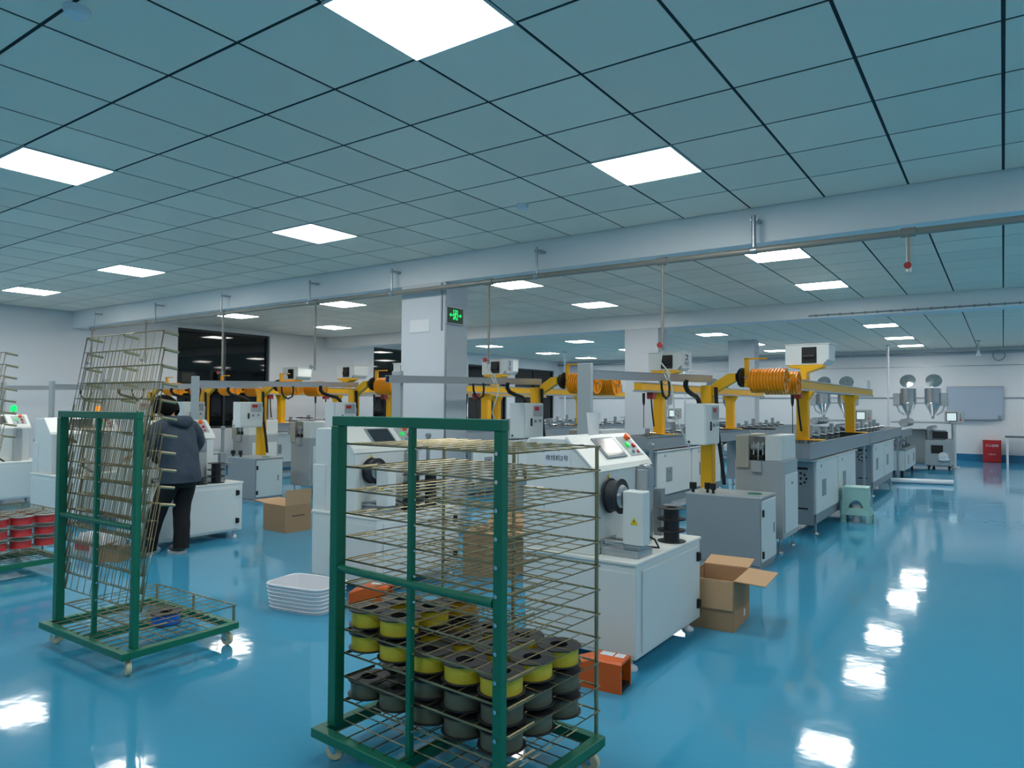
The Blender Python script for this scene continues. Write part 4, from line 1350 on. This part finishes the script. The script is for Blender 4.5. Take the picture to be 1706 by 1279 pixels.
def stool_side(rz):
    """one perforated side wall with an arched opening, local +x looks out"""
    vs, fs = [], []
    N = 14
    for th in (0.0, -0.008):
        outer, inner = [], []
        for i in range(N + 1):
            a_ = PI * i / N
            # arch opening
            iy, iz = -0.085 * math.cos(a_), 0.19 + 0.10 * math.sin(a_)
            inner.append((iy, iz))
            f_ = i / N
            if f_ < 0.3:
                oy, oz = -1, 0.10 + (H - 0.10) * f_ / 0.3
            elif f_ < 0.7:
                oy, oz = -1 + 2 * (f_ - 0.3) / 0.4, H
            else:
                oy, oz = 1, H - (H - 0.10) * (f_ - 0.7) / 0.3
            outer.append((oy, oz))
        for (y, z) in inner + outer:
            hw = hb + (ht - hb) * z / H
            yy = y if (y, z) in inner else y * hw
            vs.append((hw + th, yy, z))
    M_ = 2 * (N + 1)
    for s0 in (0, M_):
        for i in range(N):
            f = (s0 + i, s0 + i + 1, s0 + N + 1 + i + 1, s0 + N + 1 + i)
            fs.append(f if s0 else f[::-1])
    for i in range(N):
        fs.append((i, i + 1, M_ + i + 1, M_ + i))
    m_ = MB().add(vs, fs)
    # lower band and feet
    m_.add([(hb - 0.001, -hb + 0.02, 0.10), (hb - 0.001, hb - 0.02, 0.10), (hb - 0.02, hb - 0.03, 0.19), (hb - 0.02, -hb + 0.03, 0.19),
            (hb - 0.011, -hb + 0.02, 0.10), (hb - 0.011, hb - 0.02, 0.10), (hb - 0.03, hb - 0.03, 0.19), (hb - 0.03, -hb + 0.03, 0.19)],
           [(0, 1, 2, 3), (7, 6, 5, 4), (0, 4, 5, 1), (2, 6, 7, 3), (1, 5, 6, 2), (3, 7, 4, 0)])
    for s_ in (-1, 1):
        a0, a1 = sorted((s_ * hb, s_ * (hb - 0.07)))
        m_.box(hb - 0.012, hb, a0, a1, 0.0, 0.11)
    return m_.build('side_wall', 'stool_plastic', t, rot=(0, 0, rz))


for q in range(4):
    stool_side(q * PI / 2)
MB().box(-ht - 0.008, ht + 0.008, -ht - 0.008, ht + 0.008, H - 0.02, H).build('seat', 'stool_plastic', t, bevel=0.01, segs=2)
t = thing('paper_roll', 'crumpled white paper inside the pale green stool', 'paper', (-1.60, 10.24, 0.0))
MB().sphere((0, 0, 0.20), 0.06, sc=(1, 0.8, 0.9)).sphere((0.03, -0.02, 0.16), 0.05).cyl((0, 0, 0.0), (0, 0, 0.18), 0.05, 12).build('crumpled_paper', 'white_plastic', t)
# white tube on the floor further along
t = thing('white_tube', 'long white plastic tube lying on the floor beside the sizing stand', 'tube', (-1.35, 16.1, 0))
MB().lathe([(0.045, -0.55), (0.05, -0.55), (0.05, 0.55), (0.045, 0.55), (0.045, -0.55)], c=(0, 0, 0.05), axis='X', n=18).build('tube_wall', 'white_plastic', t, rot=(0, 0, math.radians(14)))
MB().cyl((-0.53, 0, 0.05), (-0.5, 0, 0.05), 0.044, 14).build('end_plug', 'machine_grey', t, rot=(0, 0, math.radians(14)))

# ================================================================== back wall objects
t = thing('fire_extinguisher_box', 'red fire extinguisher box against the back wall', 'fire box', (-0.27, 23.82, 0))
MB().box(-0.21, 0.21, -0.12, 0.12, 0.0, 0.60).build('case', 'red_box', t, bevel=0.008)
ld = MB().box(-0.215, 0.215, -0.128, 0.125, 0.585, 0.612).build('lid', 'red_box', t, bevel=0.004)
MB().box(-0.195, 0.195, -0.126, -0.12, 0.03, 0.57).build('front_panel', 'red_box', t, bevel=0.003)
text('box_characters', '灭火器箱', 0.075, (0, -0.1275, 0.46), FACE_NY, 'paper_white', t)
text('box_small_text', '火警119', 0.05, (0, -0.1275, 0.22), FACE_NY, 'paper_white', t)
t = thing('whiteboard', 'pale blue-grey whiteboard on the back wall', 'whiteboard', (-0.66, 23.968, 1.20))
MB().box(-0.66, 0.66, -0.02, 0.0, 0.0, 0.9).build('panel', 'whiteboard', t)
bf = MB().box(-0.68, 0.68, -0.028, 0.0, -0.02, 0.0).box(-0.68, 0.68, -0.028, 0.0, 0.9, 0.92).box(-0.68, -0.66, -0.028, 0.0, 0.0, 0.9).box(0.66, 0.68, -0.028, 0.0, 0.0, 0.9)
bf.build('frame', 'aluminium', t)
MB().box(-0.5, 0.5, -0.09, -0.028, -0.03, -0.015).build('pen_tray', 'aluminium', t)
MB().box(0.54, 0.60, -0.07, -0.028, 0.0, 0.10).build('eraser', 'machine_dark_grey', t, bevel=0.008)
t = thing('work_table', 'dark topped table with white legs at the right edge by the back wall', 'table', (0.75, 23.4, 0))
MB().box(-0.72, 0.72, -0.35, 0.35, 0.72, 0.75).build('table_top', 'table_top', t, bevel=0.004)
for (x, y) in ((-0.67, -0.30), (0.67, -0.30), (-0.67, 0.30), (0.67, 0.30)):
    MB().box(x - 0.025, x + 0.025, y - 0.025, y + 0.025, 0, 0.72).build('leg', 'white_plastic', t, bevel=0.003)
t = thing('cable_coil', 'coil of grey cable hanging high on the back wall', 'cable', (-0.08, 23.93, 2.98))
ck = MB()
for q in range(3):
    ck.tube([(0.14 * math.cos(2 * PI * i / 24), 0.012 * q - 0.012, 0.14 * math.sin(2 * PI * i / 24)) for i in range(24)], 0.014, 6, closed=True)
ck.build('coil', 'machine_dark_grey', t)
MB().cyl((0, 0.07, 0.14), (0, -0.03, 0.14), 0.012, 8).build('hook', 'zinc', t)
t = thing('pendant_sensor', 'small white pendant sensor hanging from the ceiling near the back wall', 'sensor', (-0.5, 21.5, ZC))
MB().cyl((0, 0, 0), (0, 0, -0.28), 0.012, 8).lathe([(0, 0), (0.05, 0), (0.05, -0.02), (0, -0.02)], n=14).build('rod', 'zinc', t)
MB().lathe([(0, -0.26), (0.025, -0.26), (0.055, -0.38), (0.05, -0.40), (0, -0.40)], n=16).build('sensor_head', 'white_plastic', t)
for (x, y, lb) in ((-2.6, 21.9, 'slim white service pole from ceiling to machine, right of the gauge box'), (-8.7, 22.6, 'slim white service pole far back behind the second column'), (-11.5, 19.5, 'slim white service pole far back on the left')):
    t = thing('service_pole', lb, 'pole', (x, y, 0), group='white service poles')
    MB().cyl((0, 0, 0.0), (0, 0, ZC), 0.03, 12).build('pole', 'white_plastic', t)
    MB().lathe([(0.03, ZC - 0.02), (0.06, ZC - 0.01), (0.06, ZC), (0.03, ZC)], n=14).lathe([(0.03, 0.0), (0.07, 0.0), (0.07, 0.015), (0.03, 0.02)], n=14).build('collar', 'zinc', t)


# ================================================================== the person at the winder (seen from behind)
def skin_mesh(name, verts, edges, radii, material, parent, root=0, sub=2):
    me = bpy.data.meshes.new(name)
    me.from_pydata([tuple(v) for v in verts], edges, [])
    o = bpy.data.objects.new(name, me)
    COL.objects.link(o)
    md = o.modifiers.new('skin', 'SKIN')
    md.use_smooth_shade = True
    for i, r in enumerate(radii):
        sv = me.skin_vertices[0].data[i]
        sv.radius = r if isinstance(r, tuple) else (r, r)
        sv.use_root = (i == root)
    sb = o.modifiers.new('sub', 'SUBSURF')
    sb.levels = sb.render_levels = sub
    dg = bpy.context.evaluated_depsgraph_get()
    m2 = bpy.data.meshes.new_from_object(o.evaluated_get(dg))
    bpy.data.objects.remove(o, do_unlink=True)
    m2.polygons.foreach_set('use_smooth', [True] * len(m2.polygons))
    m2.materials.clear()
    m2.materials.append(MATS[material])
    o = bpy.data.objects.new(name, m2)
    COL.objects.link(o)
    o.parent = parent
    CHILD.setdefault(parent.name, []).append(o)
    return o


# local frame: faces +y, x to the figure's right; turned to face the winder at -X
P = thing('person', 'person in a dark hooded jacket and black trousers bent over the winder, seen from behind', 'person', (-6.80, 3.95, 0), math.radians(100))
# body: head, neck, hands (bare skin) as one figure under the clothes
bv = [(0, 0, 0.88), (0, 0.03, 1.05), (0, 0.08, 1.22), (0, 0.14, 1.33), (0, 0.20, 1.40), (0, 0.25, 1.46),
      (-0.16, 0.10, 1.29), (-0.22, 0.19, 1.06), (-0.17, 0.40, 0.98),
      (0.16, 0.10, 1.29), (0.27, 0.15, 1.06), (0.17, 0.36, 0.96),
      (-0.10, 0.0, 0.82), (-0.15, 0.14, 0.46), (-0.18, 0.20, 0.10), (-0.18, 0.28, 0.05),
      (0.08, 0.0, 0.82), (0.05, 0.05, 0.46), (0.01, -0.04, 0.10), (0.01, 0.06, 0.05)]
be = [(0, 1), (1, 2), (2, 3), (3, 4), (4, 5), (2, 6), (6, 7), (7, 8), (2, 9), (9, 10), (10, 11), (0, 12), (12, 13), (13, 14), (14, 15), (0, 16), (16, 17), (17, 18), (18, 19)]
br = [(0.12, 0.09), (0.12, 0.09), (0.13, 0.09), 0.05, 0.052, 0.085, 0.05, 0.04, 0.03, 0.05, 0.04, 0.03, 0.06, 0.045, 0.035, 0.03, 0.06, 0.045, 0.035, 0.03]
body = skin_mesh('body', bv, be, br, 'skin', P)
# head as a shaped mesh: skull, jaw, nose, ears, eyes
hd = MB()
Rh = Euler((math.radians(-48), 0, math.radians(18))).to_matrix()
hc = Vector((0, 0.225, 1.455))


def hp(x, y, z):
    return Rh @ Vector((x, y, z)) + hc


vs, fs = [], []
NU, NV = 20, 14
for j in range(NV + 1):
    ph = PI * j / NV
    for i in range(NU):
        a_ = 2 * PI * i / NU
        x, y, z = 0.075 * math.sin(ph) * math.cos(a_), 0.095 * math.sin(ph) * math.sin(a_), 0.115 * math.cos(ph)
        if z < -0.02:
            x *= 1 + z * 2.2
            y = y * (1 + z * 1.5) + 0.012
        if y > 0.07 and abs(x) < 0.02 and -0.03 < z < 0.015:
            y += 0.018
        vs.append(hp(x, y, z))
fs = [(j * NU + i, (j + 1) * NU + i, (j + 1) * NU + (i + 1) % NU, j * NU + (i + 1) % NU) for j in range(NV) for i in range(NU)]
hd.add(vs, fs, True)
for s_ in (-1, 1):
    hd.sphere(hp(s_ * 0.077, -0.005, -0.005), 0.028, 10, 6, (0.4, 0.7, 1.0))
hd.build('head', 'skin', P)
ft = MB()
for s_ in (-1, 1):
    ft.sphere(hp(s_ * 0.03, 0.086, 0.005), 0.009, 8, 6)
    ft.box(hp(s_ * 0.03, 0.09, 0.025).x - 0.014, hp(s_ * 0.03, 0.09, 0.025).x + 0.014, hp(s_ * 0.03, 0.09, 0.025).y - 0.004, hp(s_ * 0.03, 0.09, 0.025).y + 0.004, hp(s_ * 0.03, 0.09, 0.025).z - 0.003, hp(s_ * 0.03, 0.09, 0.025).z + 0.003)
ft.build('eyes_and_brows', 'hair', P)
MB().sphere(hp(0, 0.088, -0.055), 0.014, 8, 6, (1.4, 0.5, 0.4)).build('mouth', 'button_red', P)
hr = MB()
vs, fs = [], []
rh = random.Random(2)
for j in range(NV + 1):
    ph = PI * j / NV * 0.80
    for i in range(NU):
        a_ = 2 * PI * i / NU
        k_ = 1.26 + rh.uniform(-0.04, 0.04)
        x, y, z = 0.078 * k_ * math.sin(ph) * math.cos(a_), 0.098 * k_ * math.sin(ph) * math.sin(a_), 0.117 * k_ * math.cos(ph)
        if y > 0.05:
            z = max(z, 0.045)
        vs.append(hp(x, y, z))
fs = [(j * NU + i, (j + 1) * NU + i, (j + 1) * NU + (i + 1) % NU, j * NU + (i + 1) % NU) for j in range(NV) for i in range(NU)]
hr.add(vs, fs, True).build('hair', 'hair', P)
# jacket (torso and sleeves), hood, trousers, shoes
def spline(keys, n):
    """linear-smooth resampling of tuples"""
    out = []
    for i in range(len(keys) - 1):
        p0, p1, p2, p3 = keys[max(i - 1, 0)], keys[i], keys[i + 1], keys[min(i + 2, len(keys) - 1)]
        for q in range(n):
            t_ = q / n
            out.append(tuple(0.5 * (2 * b1 + (c1 - a1) * t_ + (2 * a1 - 5 * b1 + 4 * c1 - d1) * t_ * t_ + (3 * b1 - a1 - 3 * c1 + d1) * t_ ** 3) for a1, b1, c1, d1 in zip(p0, p1, p2, p3)))
    out.append(tuple(keys[-1]))
    return out


def loft(mb, keys, n=26, sub=4, fold=0.0, seed=1):
    """closed garment surface through rings (cx, cy, z, rx, ry) with soft folds"""
    rs = spline(keys, sub)
    rg = random.Random(seed)
    phs = [rg.uniform(0, 6) for _ in range(4)]
    vs = []
    for (cx, cy, z, rx, ry) in rs:
        for i in range(n):
            a_ = 2 * PI * i / n
            k_ = 1 + fold * (math.sin(3 * a_ + 22 * z + phs[0]) + 0.7 * math.sin(5 * a_ - 31 * z + phs[1]) + 0.6 * math.sin(2 * a_ + 47 * z + phs[2]))
            x, y = math.cos(a_), math.sin(a_)
            vs.append((cx + rx * k_ * math.copysign(abs(x) ** 0.85, x), cy + ry * k_ * math.copysign(abs(y) ** 0.85, y), z))
    m_ = len(rs)
    fs = [(j * n + i, j * n + (i + 1) % n, (j + 1) * n + (i + 1) % n, (j + 1) * n + i) for j in range(m_ - 1) for i in range(n)]
    mb.add(vs, fs, True)
    mb.add(vs[:n], [tuple(reversed(range(n)))])
    mb.add(vs[-n:], [tuple(range(n))])
    return mb


def limb(mb, keys, n=18, sub=5, fold=0.0):
    """tapered sleeve or leg through (x, y, z, r)"""
    pts = spline(keys, sub)
    return mb.tube([p[:3] for p in pts], [p[3] * (1 + fold * math.sin(i * 1.9)) for i, p in enumerate(pts)], n)


jk = loft(MB(), [(0, 0.0, 0.715, 0.205, 0.160), (0, 0.0, 0.80, 0.200, 0.158), (0, 0.015, 0.93, 0.192, 0.150), (0, 0.045, 1.07, 0.198, 0.150), (0, 0.075, 1.18, 0.208, 0.145),
                 (0, 0.10, 1.27, 0.185, 0.125), (0, 0.125, 1.325, 0.115, 0.10), (0, 0.155, 1.375, 0.078, 0.078)], fold=0.014)
limb(jk, [(-0.12, 0.10, 1.25, 0.09), (-0.19, 0.11, 1.22, 0.088), (-0.25, 0.16, 1.10, 0.076), (-0.25, 0.22, 1.02, 0.068), (-0.20, 0.36, 0.975, 0.052)], fold=0.04)
limb(jk, [(0.12, 0.10, 1.26, 0.09), (0.20, 0.09, 1.23, 0.09), (0.275, 0.09, 1.12, 0.078), (0.28, 0.16, 1.03, 0.068), (0.20, 0.34, 0.965, 0.052)], fold=0.04)
jk.build('jacket', 'jacket', P)
hdv = [(-0.11, 0.05, 1.335), (-0.07, -0.025, 1.32), (0, -0.055, 1.305), (0.07, -0.025, 1.32), (0.11, 0.05, 1.335), (0, -0.045, 1.24)]
skin_mesh('hood', hdv, [(0, 1), (1, 2), (2, 3), (3, 4), (2, 5)], [0.05, 0.062, 0.066, 0.062, 0.05, 0.045], 'jacket', P, root=2)
tz = loft(MB(), [(0, 0.0, 0.66, 0.14, 0.11), (0, 0.0, 0.72, 0.172, 0.13), (0, 0.0, 0.80, 0.178, 0.138), (0, 0.0, 0.93, 0.165, 0.13)], fold=0.008, seed=4)
limb(tz, [(-0.088, 0.0, 0.82, 0.088), (-0.10, 0.03, 0.70, 0.096), (-0.14, 0.12, 0.46, 0.082), (-0.165, 0.18, 0.24, 0.074), (-0.18, 0.21, 0.05, 0.074)], fold=0.02)
limb(tz, [(0.085, 0.0, 0.82, 0.088), (0.082, 0.01, 0.70, 0.098), (0.06, 0.04, 0.46, 0.086), (0.03, 0.0, 0.24, 0.078), (0.01, -0.02, 0.05, 0.078)], fold=0.02)
tz.build('trousers', 'trousers', P)
for (x, y, z_) in ((-0.18, 0.25, 0), (0.01, 0.02, 0)):
    sh_ = MB().sphere((x, y + 0.04, 0.045), 0.05, 12, 8, (0.95, 1.7, 0.75)).sphere((x, y - 0.03, 0.06), 0.05, 12, 8, (0.9, 1.1, 1.0)).build('shoe', 'shoe_grey', P)
    MB().prism([(x - 0.045, y - 0.07), (x + 0.045, y - 0.07), (x + 0.05, y + 0.06), (x + 0.03, y + 0.12), (x - 0.03, y + 0.12), (x - 0.05, y + 0.06)], 0.0, 0.025, 'Z').build('sole', 'shoe_sole', sh_)
# hands: palm and five bent fingers each
for s_, wx, wy, wz in ((-1, -0.185, 0.42, 0.965), (1, 0.185, 0.40, 0.955)):
    hv = [(wx, wy, wz), (wx * 0.97, wy + 0.05, wz - 0.005), (wx * 0.97, wy + 0.085, wz - 0.01)]
    he = [(0, 1), (1, 2)]
    hr_ = [0.024, (0.034, 0.016), (0.034, 0.015)]
    for q, (ox_, ln) in enumerate(((-0.030, 0.055), (-0.010, 0.068), (0.010, 0.064), (0.029, 0.050))):
        b0 = len(hv)
        hv += [(wx * 0.97 + ox_, wy + 0.095, wz - 0.012), (wx * 0.97 + ox_, wy + 0.095 + ln * 0.5, wz - 0.018), (wx * 0.97 + ox_ * 0.95, wy + 0.095 + ln * 0.8, wz - 0.045), (wx * 0.97 + ox_ * 0.9, wy + 0.095 + ln * 0.85, wz - 0.065)]
        he += [(2, b0), (b0, b0 + 1), (b0 + 1, b0 + 2), (b0 + 2, b0 + 3)]
        hr_ += [0.0085, 0.0085, 0.008, 0.0065]
    b0 = len(hv)
    hv += [(wx * 0.97 - s_ * 0.038, wy + 0.05, wz - 0.014), (wx * 0.97 - s_ * 0.055, wy + 0.085, wz - 0.03), (wx * 0.97 - s_ * 0.05, wy + 0.115, wz - 0.045)]
    he += [(1, b0), (b0, b0 + 1), (b0 + 1, b0 + 2)]
    hr_ += [0.011, 0.0095, 0.0075]
    skin_mesh('hand', hv, he, hr_, 'skin', P, sub=1)
